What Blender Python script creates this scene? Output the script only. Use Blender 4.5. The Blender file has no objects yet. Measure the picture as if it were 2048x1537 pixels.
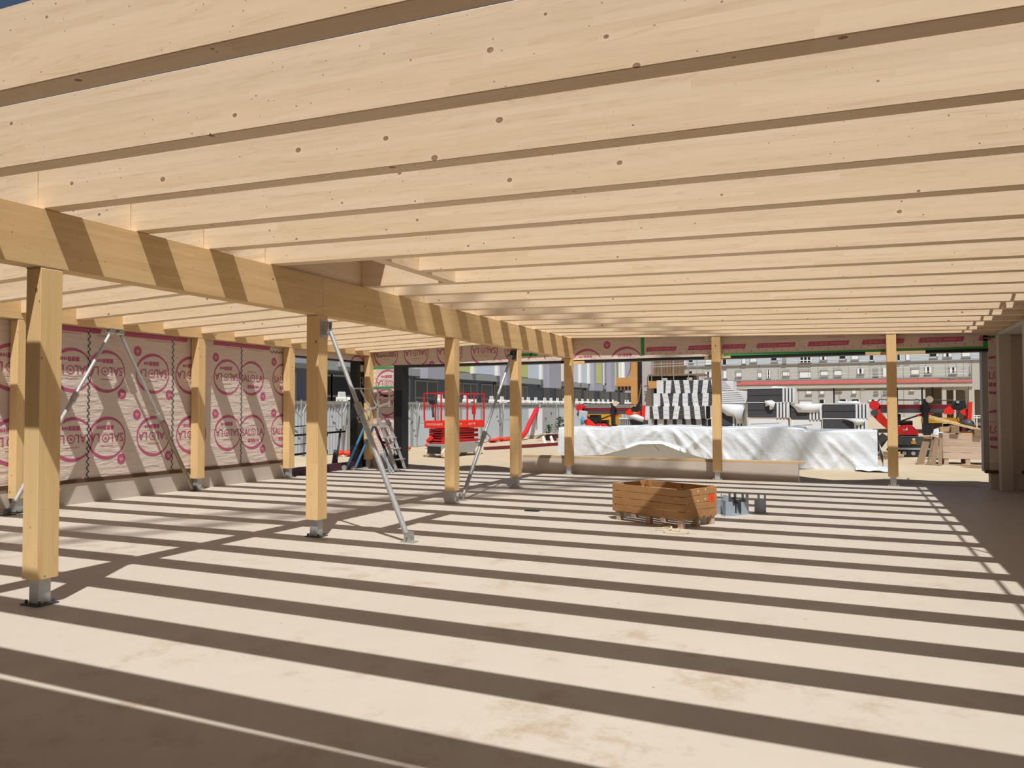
import bpy, math, random
from mathutils import Vector as V, Matrix

random.seed(11)
S = bpy.context.scene
COL = S.collection

# ------------------------------------------------------------------ camera
F_PX, PITCH, ROLL, YAW, EYE = 1530.093, .0306, -.0029, .4143, 1.6
cam_d = bpy.data.cameras.new('camera')
cam_d.sensor_width = 36
cam_d.lens = F_PX / 2048 * 36
cam_d.clip_end = 600
cam = bpy.data.objects.new('camera', cam_d)
COL.objects.link(cam)
_cy, _sy, _cp, _sp = math.cos(YAW), math.sin(YAW), math.cos(PITCH), math.sin(PITCH)
fwd = V((-_sy * _cp, _cy * _cp, _sp)); rgt = V((_cy, _sy, 0)); upv = rgt.cross(fwd)
_cr, _sr = math.cos(ROLL), math.sin(ROLL)
r2 = _cr * rgt + _sr * upv; u2 = -_sr * rgt + _cr * upv
cam.matrix_world = Matrix(((r2.x, u2.x, -fwd.x, 0), (r2.y, u2.y, -fwd.y, 0), (r2.z, u2.z, -fwd.z, EYE), (0, 0, 0, 1)))
S.camera = cam

# ------------------------------------------------------------------ sky, sun, exposure
SUN = V((.275, -.47, 1)).normalized()
w = bpy.data.worlds.new('sky'); S.world = w; w.use_nodes = True
nt = w.node_tree; nt.nodes.clear()
sky = nt.nodes.new('ShaderNodeTexSky'); sky.sky_type = 'NISHITA'; sky.sun_disc = False
sky.sun_elevation = math.asin(SUN.z); sky.sun_rotation = math.atan2(SUN.x, SUN.y)
sky.air_density = 1.0; sky.dust_density = 2.0; sky.ozone_density = 1.0
bg = nt.nodes.new('ShaderNodeBackground'); bg.inputs[1].default_value = .042
wo = nt.nodes.new('ShaderNodeOutputWorld')
nt.links.new(sky.outputs[0], bg.inputs[0]); nt.links.new(bg.outputs[0], wo.inputs[0])
sd = bpy.data.lights.new('sun', 'SUN'); sd.energy = 4.7; sd.angle = .0093; sd.color = (1, .972, .925)
so = bpy.data.objects.new('sun', sd); COL.objects.link(so)
so.rotation_euler = SUN.to_track_quat('Z', 'Y').to_euler(); so.location = (4, -8, 20)
S.view_settings.view_transform = 'Standard'; S.view_settings.look = 'None'
S.view_settings.exposure = 0.0; S.view_settings.gamma = 1.0; S.view_settings.use_curve_mapping = False
try:
    S.cycles.max_bounces = 10; S.cycles.diffuse_bounces = 6
except Exception:
    pass

# ------------------------------------------------------------------ materials
class NT:
    def __init__(s, name):
        s.m = bpy.data.materials.new(name); s.m.use_nodes = True
        s.t = s.m.node_tree; s.t.nodes.clear()
        s.out = s.n('ShaderNodeOutputMaterial'); s.b = s.n('ShaderNodeBsdfPrincipled')
        s.l(s.b.outputs[0], s.out.inputs[0])
    def n(s, ty, **k):
        x = s.t.nodes.new(ty)
        for a, b in k.items(): setattr(x, a, b)
        return x
    def l(s, a, b): s.t.links.new(a, b)
    def put(s, sock, v):
        if hasattr(v, 'is_linked'): s.l(v, sock)
        elif isinstance(v, (tuple, list)) and sock.type == 'RGBA': sock.default_value = tuple(v) + ((1,) if len(v) == 3 else ())
        else: sock.default_value = v
    def math(s, op, a, b=None, clamp=False):
        x = s.n('ShaderNodeMath', operation=op, use_clamp=clamp); s.put(x.inputs[0], a)
        if b is not None: s.put(x.inputs[1], b)
        return x.outputs[0]
    def vm(s, op, a, b):
        x = s.n('ShaderNodeVectorMath', operation=op); s.put(x.inputs[0], a); s.put(x.inputs[1], b); return x.outputs[0]
    def mix(s, f, a, b, ty='MIX'):
        x = s.n('ShaderNodeMix', data_type='RGBA', blend_type=ty); s.put(x.inputs[0], f); s.put(x.inputs[6], a); s.put(x.inputs[7], b); return x.outputs[2]
    def noise(s, vec, sc, det=3, ro=.55):
        x = s.n('ShaderNodeTexNoise'); s.put(x.inputs['Vector'], vec); x.inputs['Scale'].default_value = sc
        x.inputs['Detail'].default_value = det; x.inputs['Roughness'].default_value = ro; return x.outputs['Fac']
    def ramp(s, f, a, b):
        x = s.n('ShaderNodeMapRange'); s.put(x.inputs[0], f); x.inputs[1].default_value = a; x.inputs[2].default_value = b; return x.outputs[0]
    def xyz(s, a, b, c):
        x = s.n('ShaderNodeCombineXYZ'); s.put(x.inputs[0], a); s.put(x.inputs[1], b); s.put(x.inputs[2], c); return x.outputs[0]
    def sep(s, v):
        x = s.n('ShaderNodeSeparateXYZ'); s.put(x.inputs[0], v); return x.outputs
    def coord(s, kind='Object'): return s.n('ShaderNodeTexCoord').outputs[kind]
    def bump(s, h, st, dist=.01):
        x = s.n('ShaderNodeBump'); x.inputs['Strength'].default_value = st; x.inputs['Distance'].default_value = dist
        s.l(h, x.inputs['Height']); s.l(x.outputs[0], s.b.inputs['Normal'])
    def set(s, col=None, rough=None, metal=None, spec=None):
        if col is not None: s.put(s.b.inputs['Base Color'], col)
        if rough is not None: s.put(s.b.inputs['Roughness'], rough)
        if metal is not None: s.b.inputs['Metallic'].default_value = metal
        if spec is not None: s.b.inputs['Specular IOR Level'].default_value = spec
        return s.m

def plain(name, col, rough=.6, metal=0, var=.1, sc=5, bump=0, bsc=60, spec=.35):
    k = NT(name); c = k.coord(); f = k.noise(c, sc, 4)
    k.set(k.mix(f, tuple(x * (1 - var) for x in col), tuple(min(1, x * (1 + var)) for x in col)), rough, metal, spec)
    if bump: k.bump(k.noise(c, bsc, 4), bump)
    return k.m

def wood(name, ca, cb, lam=.045, knots=1.0, grain=.35):
    """ca light, cb deeper; local X runs along the piece"""
    k = NT(name); c = k.coord(); r = k.n('ShaderNodeObjectInfo').outputs['Random']
    p = k.vm('ADD', c, k.xyz(k.math('MULTIPLY', r, 31), k.math('MULTIPLY', r, 17), k.math('MULTIPLY', r, 23)))
    x, y, z = k.sep(p)
    li = k.math('FLOOR', k.math('DIVIDE', k.sep(c)[2], lam))
    wn = k.n('ShaderNodeTexWhiteNoise', noise_dimensions='2D'); k.l(k.xyz(li, k.math('MULTIPLY', r, 91), 0), wn.inputs['Vector'])
    seg = k.math('FLOOR', k.math('ADD', k.math('DIVIDE', x, 1.7), k.math('MULTIPLY', wn.outputs[0], 9)))
    w2 = k.n('ShaderNodeTexWhiteNoise', noise_dimensions='3D'); k.l(k.xyz(li, seg, k.math('MULTIPLY', r, 57)), w2.inputs['Vector'])
    tone = w2.outputs[0]
    pl = k.vm('ADD', p, k.xyz(k.math('MULTIPLY', tone, 40), 0, k.math('MULTIPLY', tone, 13)))
    g1 = k.noise(k.vm('MULTIPLY', pl, (1.4, 26, 26)), 1, 4, .6)
    g2 = k.noise(k.vm('MULTIPLY', pl, (.55, 7, 7)), 1, 2, .4)
    lines = k.math('POWER', k.math('ABSOLUTE', k.math('SINE', k.math('MULTIPLY', g2, 62))), 6)
    fac = k.math('ADD', k.math('MULTIPLY', tone, .5), k.math('MULTIPLY', k.ramp(g1, .3, .75), .4))
    col = k.mix(fac, ca, cb)
    col = k.mix(k.math('MULTIPLY', k.math('MULTIPLY', lines, k.ramp(g1, .45, .7)), grain), col, tuple(v * q for v, q in zip(cb, (.72, .6, .48))))
    if knots:
        for sc, rad, thr, st in ((5.2, .085, .30, .85), (9, .075, .2, .8), (19, .085, .3, .6)):
            vo = k.n('ShaderNodeTexVoronoi'); k.put(vo.inputs['Vector'], k.vm('MULTIPLY', p, (.75, 1, 1))); vo.inputs['Scale'].default_value = sc
            cr = k.sep(vo.outputs['Color'])[0]
            rr = k.math('MULTIPLY', rad * knots, k.math('ADD', .45, k.math('MULTIPLY', k.sep(vo.outputs['Color'])[1], .75)))
            d = vo.outputs['Distance']
            on = k.math('GREATER_THAN', cr, thr)
            core = k.math('MULTIPLY', on, k.math('LESS_THAN', d, rr))
            halo = k.math('MULTIPLY', on, k.math('SUBTRACT', 1, k.ramp(k.math('DIVIDE', d, rr), 1, 2.3)))
            col = k.mix(k.math('MULTIPLY', halo, .3), col, tuple(min(1, v * 1.08) for v in ca))
            col = k.mix(k.math('MULTIPLY', core, st), col, k.mix(k.math('DIVIDE', d, rr), (.36, .185, .10), (.20, .10, .055)))
    k.set(col, .62, 0, .25)
    k.bump(g1, .08, .004)
    return k.m

MT = {}
MT['joist'] = wood('spruce planed', (.85, .675, .475), (.73, .55, .35))
MT['glulam'] = wood('glulam spruce', (.74, .53, .275), (.64, .42, .20), lam=.04)
MT['post'] = wood('post spruce', (.79, .57, .29), (.70, .47, .215), lam=.045)
MT['plank'] = wood('rough sawn timber', (.58, .42, .25), (.42, .28, .15), lam=.2, grain=.6)
MT['greywood'] = wood('weathered timber', (.60, .47, .37), (.43, .32, .24), lam=.3, grain=.6)
MT['cratewood'] = wood('crate boards', (.47, .265, .115), (.35, .185, .075), lam=.3, grain=.6)
MT['oldwood'] = wood('dark weathered boards', (.30, .21, .13), (.19, .125, .075), lam=.3, grain=.5)
MT['sill'] = plain('dark brown sill timber', (.10, .05, .03), .7)
MT['formply'] = wood('orange formwork timber', (.62, .33, .12), (.52, .26, .09), lam=.3)

def floor_mat():
    k = NT('power floated concrete floor'); c = k.coord()
    a = k.noise(c, .5, 5, .6); b = k.noise(c, 3.2, 5, .65); d = k.noise(c, 2.3, 10, .76); e = k.noise(c, .45, 2)
    col = k.mix(a, (.485, .435, .368), (.575, .525, .455))
    col = k.mix(k.math('MULTIPLY', k.ramp(b, .45, .75), .25), col, (.43, .385, .325))
    st = k.math('MULTIPLY', k.ramp(d, .53, .68), k.ramp(e, .44, .58))
    col = k.mix(k.math('MULTIPLY', st, .55), col, (.33, .205, .10))
    v = k.n('ShaderNodeTexVoronoi'); k.put(v.inputs['Vector'], c); v.inputs['Scale'].default_value = 4.2
    sp = k.math('MULTIPLY', k.math('LESS_THAN', v.outputs['Distance'], .05), k.math('GREATER_THAN', k.sep(v.outputs['Color'])[0], .75))
    col = k.mix(k.math('MULTIPLY', sp, .6), col, (.2, .14, .09))
    k.set(col, k.ramp(b, -1, 2), 0, .3); k.bump(k.noise(c, 60, 4), .06, .003)
    return k.m
MT['floor'] = floor_mat()

def conc(name, ca, cb, bump=.15):
    k = NT(name); c = k.coord(); f = k.noise(c, 1.3, 6, .65); g = k.noise(c, 14, 4)
    col = k.mix(f, ca, cb); col = k.mix(k.math('MULTIPLY', k.ramp(g, .55, .75), .25), col, tuple(v * .75 for v in cb))
    k.set(col, .85, 0, .2); k.bump(g, bump, .004); return k.m
MT['plinth'] = conc('plinth concrete', (.60, .53, .46), (.47, .42, .36))
MT['concrete'] = conc('grey concrete', (.50, .46, .41), (.38, .35, .31))
MT['siteconc'] = conc('new site concrete', (.55, .52, .47), (.45, .42, .375))
MT['ground'] = conc('sandy site ground', (.60, .50, .36), (.43, .35, .235), .6)
MT['soil'] = conc('loose excavated soil', (.60, .45, .27), (.40, .28, .15), .8)

def membrane_mat():
    k = NT('vapour barrier membrane'); c = k.coord(); f = k.noise(c, 2.2, 4)
    n = k.noise(k.vm('MULTIPLY', c, (1, .5, 2.2)), 6.5, 3, .5)
    fine = k.noise(c, 160, 2)
    k.set(k.mix(f, (.63, .535, .475), (.72, .62, .555)), .5, 0, .3)
    k.bump(k.math('ADD', n, k.math('MULTIPLY', fine, .05)), .75, .03)
    return k.m
MT['membrane'] = membrane_mat()
MT['print'] = plain('pink membrane print', (.47, .105, .215), .55, var=.12)
MT['printlight'] = plain('pale print', (.64, .28, .32), .55)
MT['greentape'] = plain('green sealing tape', (.03, .32, .09), .5, bump=.2)
MT['darkprint'] = plain('black seam print', (.05, .055, .05), .5)
MT['paletape'] = plain('pale seam print', (.60, .60, .52), .5)
MT['blackfoil'] = plain('black flashing foil', (.012, .012, .014), .45, bump=.1)
MT['galv'] = plain('galvanised steel', (.50, .52, .53), .55, .6, var=.18, sc=9)
MT['galvdull'] = plain('dull zinc steel', (.42, .43, .41), .55, .5, var=.2, sc=12)
MT['steeldark'] = plain('dark steel plate', (.10, .11, .12), .5, .6)
MT['propbrown'] = plain('weathered prop tube', (.30, .25, .19), .5, .55, var=.2)
MT['blueplate'] = plain('blue grey painted steel', (.33, .39, .46), .5, .2)
MT['alu'] = plain('aluminium', (.62, .62, .60), .4, .7)
MT['black'] = plain('black paint', (.02, .02, .022), .5)
MT['rubber'] = plain('rubber', (.025, .025, .025), .8)
MT['red'] = plain('red machine paint', (.62, .025, .03), .4)
MT['brightred'] = plain('bright red paint', (.78, .035, .018), .4)
MT['darkred'] = plain('dark red boom paint', (.17, .02, .03), .4)
MT['maroon'] = plain('dark maroon sheet', (.07, .022, .035), .5)
MT['white'] = plain('white plastic', (.78, .78, .75), .5, var=.04)
MT['offwhite'] = plain('ivory disc', (.75, .66, .50), .5)
MT['grey'] = plain('mid grey paint', (.30, .31, .33), .6)
MT['darkgrey'] = plain('dark grey body panel', (.07, .072, .078), .5)
MT['board'] = plain('anthracite insulation board', (.058, .058, .068), .75, var=.15)
MT['wrap'] = plain('white packing film', (.72, .74, .77), .35, var=.06, bump=.3, bsc=8)
MT['wrapgrey'] = plain('grey and shaded packing film', (.50, .53, .58), .4, var=.1)  # plain grey parts, and white film coloured as if in shade
MT['yellow'] = plain('yellow plant paint', (.62, .32, .02), .5)
MT['orange'] = plain('orange paint', (.85, .10, .02), .5)
MT['blue'] = plain('blue leg paint', (.08, .28, .52), .45)
MT['redmesh'] = plain('red barrier netting', (.75, .06, .035), .6, bump=.6, bsc=20)
MT['hoard'] = plain('galvanised hoarding sheet', (.47, .53, .57), .5, .15, var=.06)
MT['pinkboard'] = plain('faded red edge board', (.62, .17, .16), .7, var=.25, sc=1.5)
MT['glass'] = plain('dark window glass', (.02, .024, .03), .12, spec=.5)
MT['curtain'] = plain('white shutter', (.80, .81, .82), .6, var=.05)
MT['clad'] = plain('pale blue cladding', (.60, .66, .72), .6, var=.04)
MT['aptconc'] = conc('apartment concrete', (.52, .51, .49), (.44, .43, .41), .05)
MT['lilac'] = plain('lilac grey panel', (.36, .36, .43), .6, var=.04)
MT['paleblue'] = plain('pale blue panel', (.57, .66, .78), .5, var=.04)
MT['limepanel'] = plain('lime yellow panel', (.52, .56, .20), .5, var=.04)
MT['slabgrey'] = plain('grey slab edge', (.30, .315, .305), .7, var=.06)
MT['schooldark'] = plain('slate blue wall', (.11, .125, .16), .7, var=.1)
MT['taupe'] = plain('taupe window frame', (.27, .255, .225), .6, var=.06)
MT['tanroom'] = plain('tan unfinished wall', (.235, .195, .15), .85, var=.1)
MT['leaf'] = plain('green leaves', (.06, .14, .035), .6, var=.5, sc=30)
MT['lime'] = plain('yellow green leaves', (.32, .40, .05), .6, var=.4, sc=30)
MT['rope'] = plain('straw coloured strap', (.72, .60, .36), .6)

def tarp_mat():
    k = NT('white plastic tarpaulin'); c = k.coord()
    n = k.noise(k.vm('MULTIPLY', c, (1, 1, .8)), 2.6, 5, .6); n2 = k.noise(c, 9, 3)
    d = k.noise(c, .8, 5, .7)
    col = k.mix(n, (.62, .665, .72), (.70, .745, .79)); col = k.mix(k.math('MULTIPLY', k.ramp(d, .55, .72), .3), col, (.45, .43, .40))
    x, y, z = k.sep(c)
    blue = k.math('SUBTRACT', 1, k.ramp(k.math('ADD', k.math('POWER', k.math('SUBTRACT', k.math('SUBTRACT', x, 2.75), k.math('MULTIPLY', z, .8)), 2), k.math('MULTIPLY', k.math('POWER', k.math('SUBTRACT', z, .62), 2), .25)), .0, .035))
    col = k.mix(k.math('MULTIPLY', blue, .0), col, (.06, .12, .26))
    k.set(col, .33, 0, .5); k.bump(k.math('ADD', k.math('MULTIPLY', n, .8), k.math('MULTIPLY', n2, .45)), .6, .05); return k.m
MT['tarp'] = tarp_mat()

# ------------------------------------------------------------------ mesh helpers
WO = {}
class MB:
    def __init__(s): s.v = []; s.f = []; s.m = []
    def add(s, vs, fs, mi=0):
        o = len(s.v); s.v += [V(p) for p in vs]; s.f += [tuple(i + o for i in f) for f in fs]; s.m += [mi] * len(fs); return s
    def box(s, x0, x1, y0, y1, z0, z1, mi=0):
        return s.add([(x0, y0, z0), (x1, y0, z0), (x1, y1, z0), (x0, y1, z0), (x0, y0, z1), (x1, y0, z1), (x1, y1, z1), (x0, y1, z1)],
                     [(0, 3, 2, 1), (4, 5, 6, 7), (0, 1, 5, 4), (1, 2, 6, 5), (2, 3, 7, 6), (3, 0, 4, 7)], mi)
    def bar(s, p, q, w=.05, h=.05, mi=0, up=(0, 0, 1)):
        p, q = V(p), V(q); d = (q - p).normalized(); u = V(up)
        if abs(d.dot(u)) > .98: u = V((0, 1, 0))
        sx = d.cross(u).normalized() * w / 2; uz = sx.cross(d).normalized() * h / 2
        vs = [e + a * sx + b * uz for e in (p, q) for a, b in ((-1, -1), (1, -1), (1, 1), (-1, 1))]
        return s.add(vs, [(0, 1, 2, 3), (7, 6, 5, 4), (0, 4, 5, 1), (1, 5, 6, 2), (2, 6, 7, 3), (3, 7, 4, 0)], mi)
    def tube(s, p, q, r, n=10, mi=0, r1=None):
        return s.path([p, q], r, n, mi, r1)
    def path(s, pts, r, n=8, mi=0, r1=None):
        pts = [V(p) for p in pts]; m = len(pts); rings = []; vs = []; prev = None
        for i, p in enumerate(pts):
            d = ((pts[min(i + 1, m - 1)] - pts[max(i - 1, 0)])).normalized()
            if prev is None: a = d.cross(V((0, 0, 1)) if abs(d.z) < .9 else V((1, 0, 0))).normalized()
            else: a = (prev - d * prev.dot(d)).normalized()
            prev = a; b = d.cross(a); rr = r if r1 is None else r + (r1 - r) * i / (m - 1)
            vs += [p + rr * (math.cos(2 * math.pi * j / n) * a + math.sin(2 * math.pi * j / n) * b) for j in range(n)]
        fs = [(i * n + j, i * n + (j + 1) % n, (i + 1) * n + (j + 1) % n, (i + 1) * n + j) for i in range(m - 1) for j in range(n)]
        fs += [tuple(range(n - 1, -1, -1)), tuple(range((m - 1) * n, m * n))]
        return s.add(vs, fs, mi)
    def prism(s, poly, ax, a, b, mi=0):
        """poly in the two axes other than ax (cyclic order), extruded from a to b"""
        n = len(poly)
        def P(u, v_, t): return {'x': (t, u, v_), 'y': (u, t, v_), 'z': (u, v_, t)}[ax]
        vs = [P(u, v_, a) for u, v_ in poly] + [P(u, v_, b) for u, v_ in poly]
        fs = [tuple(range(n - 1, -1, -1)), tuple(range(n, 2 * n))] + [(i, (i + 1) % n, n + (i + 1) % n, n + i) for i in range(n)]
        return s.add(vs, fs, mi)
    def disc(s, c, nrm, r, th, n=20, mi=0):
        c, nrm = V(c), V(nrm).normalized(); return s.tube(c - nrm * th / 2, c + nrm * th / 2, r, n, mi)
    def blob(s, c, rx, ry, rz, n=10, mi=0, jit=.0):
        c = V(c); vs = []; R = n // 2
        for i in range(R + 1):
            t = math.pi * i / R
            for j in range(n):
                a = 2 * math.pi * j / n; k = 1 + random.uniform(-jit, jit)
                vs.append(c + V((rx * math.sin(t) * math.cos(a), ry * math.sin(t) * math.sin(a), rz * math.cos(t))) * k)
        return s.add(vs, [(i * n + j, (i + 1) * n + j, (i + 1) * n + (j + 1) % n, i * n + (j + 1) % n) for i in range(R) for j in range(n)], mi)
    def rot(s, c, ang, start=0):
        c = V(c); m = Matrix.Rotation(ang, 3, 'Z')
        for i in range(start, len(s.v)): s.v[i] = c + m @ (s.v[i] - c)
        return s
    def build(s, name, mats, parent=None, smooth=False, bevel=0, origin=None):
        if not isinstance(mats, (list, tuple)): mats = [mats]
        if parent is not None: O = WO[parent.name]
        elif origin is not None: O = V(origin)
        else:
            xs, ys, zs = zip(*s.v); O = V(((min(xs) + max(xs)) / 2, (min(ys) + max(ys)) / 2, min(zs)))
        me = bpy.data.meshes.new(name); me.from_pydata([tuple(p - O) for p in s.v], [], s.f)
        for m in mats: me.materials.append(MT[m] if isinstance(m, str) else m)
        me.polygons.foreach_set('material_index', s.m)
        if smooth: me.polygons.foreach_set('use_smooth', [True] * len(s.f))
        me.update()
        o = bpy.data.objects.new(name, me); COL.objects.link(o); WO[o.name] = O
        if parent is not None: o.parent = parent
        else: o.location = O
        if bevel:
            b = o.modifiers.new('bevel', 'BEVEL'); b.width = bevel; b.segments = 2; b.limit_method = 'ANGLE'
        return o

def tag(o, label=None, cat=None, group=None, kind=None):
    if label: o['label'] = label
    if cat: o['category'] = cat
    if group: o['group'] = group
    if kind: o['kind'] = kind
    return o
def empty(name, loc, label, cat, group=None):
    o = bpy.data.objects.new(name, None); COL.objects.link(o); o.location = loc; o.empty_display_size = .2; WO[o.name] = V(loc)
    return tag(o, label, cat, group)
def copy_tree(o, delta=(0, 0, 0), label=None, top=True):
    c = o.copy(); COL.objects.link(c); WO[c.name] = WO[o.name] + V(delta)
    if top:
        c.location = V(o.location) + V(delta)
        if label: c['label'] = label
    for ch in list(o.children):
        k = copy_tree(ch, delta, None, False); k.parent = c
    return c
def B(name, mats, *boxes, parent=None, bevel=0):
    m = MB()
    for b in boxes: m.box(*b)
    return m.build(name, mats, parent, bevel=bevel)
def struct(o): o['kind'] = 'structure'; return o

def timber(name, p, q, w, h, mat, parent=None, up=(0, 0, 1), bevel=.004):
    """a straight piece whose underside centre line runs p -> q; local X along it"""
    p, q = V(p), V(q); d = q - p; L = d.length; d.normalize(); u = V(up)
    yv = u.cross(d).normalized(); zv = d.cross(yv).normalized()
    m = MB(); m.box(0, L, -w / 2, w / 2, 0, h)
    me = bpy.data.meshes.new(name); me.from_pydata([tuple(v_) for v_ in m.v], [], m.f); me.materials.append(MT[mat] if isinstance(mat, str) else mat); me.update()
    o = bpy.data.objects.new(name, me); COL.objects.link(o)
    mw = Matrix(((d.x, yv.x, zv.x, p.x), (d.y, yv.y, zv.y, p.y), (d.z, yv.z, zv.z, p.z), (0, 0, 0, 1)))
    if parent is not None:
        o.parent = parent; o.matrix_local = Matrix.Translation(-WO[parent.name]) @ mw
    else: o.matrix_local = mw
    WO[o.name] = p
    if bevel:
        b = o.modifiers.new('bevel', 'BEVEL'); b.width = bevel; b.segments = 1
    return o

_tc = {}
def text2d(body):
    """glyph outlines of a line of text as flat 2D polygons, centred, cap height about 1"""
    if body not in _tc:
        cu = bpy.data.curves.new('lettering', 'FONT'); cu.body = body; cu.size = 1.4; cu.align_x = 'CENTER'; cu.resolution_u = 3
        ob = bpy.data.objects.new('lettering', cu); COL.objects.link(ob); bpy.context.view_layer.update()
        me = bpy.data.meshes.new_from_object(ob.evaluated_get(bpy.context.evaluated_depsgraph_get()))
        vs = [(v_.co.x, v_.co.y - .5) for v_ in me.vertices]
        _tc[body] = [[vs[i] for i in p.vertices] for p in me.polygons]
        bpy.data.objects.remove(ob); bpy.data.curves.remove(cu); bpy.data.meshes.remove(me)
    return _tc[body]
def text_w(body): return max(p[0] for f in text2d(body) for p in f) - min(p[0] for f in text2d(body) for p in f)

class Sheet:
    """flat prints laid on a panel: O origin, U right, W up, N out of the panel; clipped to a rectangle"""
    def __init__(s, mb, O, U, W, N, rect):
        s.mb = mb; s.O, s.U, s.W, s.N = V(O), V(U), V(W), V(N); s.r = rect
    def poly(s, pts, mi, lift=.003):
        a0, a1, b0, b1 = s.r
        for ax, lim, sg in ((0, a0, 1), (0, a1, -1), (1, b0, 1), (1, b1, -1)):
            out = []
            for i in range(len(pts)):
                p, q = pts[i], pts[(i + 1) % len(pts)]; ip = sg * (p[ax] - lim) >= 0; iq = sg * (q[ax] - lim) >= 0
                if ip: out.append(p)
                if ip != iq:
                    t = (lim - p[ax]) / (q[ax] - p[ax]); out.append((p[0] + t * (q[0] - p[0]), p[1] + t * (q[1] - p[1])))
            pts = out
            if len(pts) < 3: return
        s.mb.add([s.O + s.U * a + s.W * b + s.N * lift for a, b in pts], [tuple(range(len(pts)))], mi)
    def rect(s, a0, a1, b0, b1, mi, lift=.003): s.poly([(a0, b0), (a1, b0), (a1, b1), (a0, b1)], mi, lift)
    def text(s, body, c, size, mi, flip=False, width=None, lift=.003):
        k = (width / text_w(body)) if width else size; sg = -1 if flip else 1
        for f in text2d(body):
            s.poly([(c[0] + sg * k * a, c[1] + sg * (size if width else k) * b) for a, b in f], mi, lift)
    def ring(s, c, R, tfun, mi, n=48, lift=.003):
        for i in range(n):
            t0, t1 = 2 * math.pi * i / n, 2 * math.pi * (i + 1) / n
            q = []
            for t, o in ((t0, 0), (t1, 0), (t1, 1), (t0, 1)):
                r = R - o * tfun(t); q.append((c[0] + r * math.cos(t), c[1] + r * math.sin(t)))
            s.poly(q, mi, lift)
    def logo(s, c, flip=False, R=.375, mi=1):
        sg = -1 if flip else 1
        side = -1 if flip else 1
        s.ring(c, R, lambda t: R * (.055 + .15 * (math.sin(t) ** 2) * (.6 + .4 * side * math.cos(t))), mi)
        s.text('SAL', (c[0] - sg * .19, c[1]), .15, mi, flip, width=.28)
        s.text('SAL', (c[0] - sg * .186, c[1] + .004), .15, mi, flip, width=.28, lift=.0045)
        s.text('LA', (c[0] + sg * .235, c[1]), .15, mi, flip, width=.19)
        s.text('LA', (c[0] + sg * .239, c[1] + .004), .15, mi, flip, width=.19, lift=.0045)
        s.ring((c[0] + sg * .028, c[1] + .002), .074, lambda t: .016, mi, 20)
        s.heart((c[0] + sg * .028, c[1]), .026 * sg, mi)
        x = -.13
        for wd in (.065, .06, .055, .02, .03, .04):
            h = .075 if wd > .05 else .05
            s.rect(c[0] + sg * x if sg > 0 else c[0] - x - wd, (c[0] + sg * x + wd) if sg > 0 else c[0] - x, c[1] - sg * .185 - h / 2, c[1] - sg * .185 + h / 2, mi); x += wd + .012
        x = -.12
        for wd in (.02, .04, .02, .03, .015, .035, .02):
            a = c[0] + sg * x; s.rect(min(a, a + sg * wd), max(a, a + sg * wd), c[1] + sg * .14 - .006, c[1] + sg * .14 + .006, mi); x += wd + .01
    def heart(s, c, k, mi, lift=.004):
        s.poly([(c[0] + k * a, c[1] + k * b) for a, b in ((0, -1), (.55, -.35), (.95, .25), (.8, .75), (.4, .85), (0, .4), (-.4, .85), (-.8, .75), (-.95, .25), (-.55, -.35))][:], mi, lift)
    def petal(s, c, R=.085, mi=1, mi2=3):
        n = 18
        s.poly([(c[0] + R * math.cos(2 * math.pi * i / n), c[1] + R * 1.1 * math.sin(2 * math.pi * i / n)) for i in range(n)], mi)
        s.heart((c[0], c[1] - .005), R * .5, mi2, .0045)
    def pill(s, a0, a1, b0, b1, mi, txt=None, mi2=3):
        h = (b1 - b0); k = h * .3
        s.poly([(a0, b0 + .0), (a1 - k, b0), (a1, b1), (a0 + k, b1)], mi)
        if txt:
            s.text('//', (a0 + .09, (b0 + b1) / 2), h * .55, mi2, lift=.005)
            s.ring((a0 + .18, (b0 + b1) / 2), h * .3, lambda t: h * .12, mi2, 14, .005)
            s.text(txt, (a0 + .32, (b0 + b1) / 2), h * .6, mi2, lift=.005)
            s.rect(a0 + .45, a1 - .14, (b0 + b1) / 2 - h * .1, (b0 + b1) / 2 + h * .1, mi2, .005)
            s.text('//', (a1 - .08, (b0 + b1) / 2), h * .55, mi2, lift=.005)
    def chain(s, a, b0, b1, mi=4, mi2=5, horizontal=False):
        L = .055; n = int((b1 - b0) / L)
        for i in range(n):
            t = b0 + i * L
            for sg in (1, -1):
                d = .022 * sg * (1 if i % 2 else -1)
                q = [(-d, t), (-d + .02, t), (d + .02, t + L), (d, t + L)]
                q = [(p[0] - .01, p[1]) for p in q]
                if horizontal: q = [(p[1], p[0] + a) for p in q]
                else: q = [(p[0] + a, p[1]) for p in q]
                s.poly(q, mi if sg > 0 else mi2, .006 if sg > 0 else .005)

ORD = 'first second third fourth fifth sixth seventh eighth ninth tenth eleventh twelfth thirteenth fourteenth fifteenth sixteenth seventeenth eighteenth nineteenth twentieth'.split()

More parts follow.
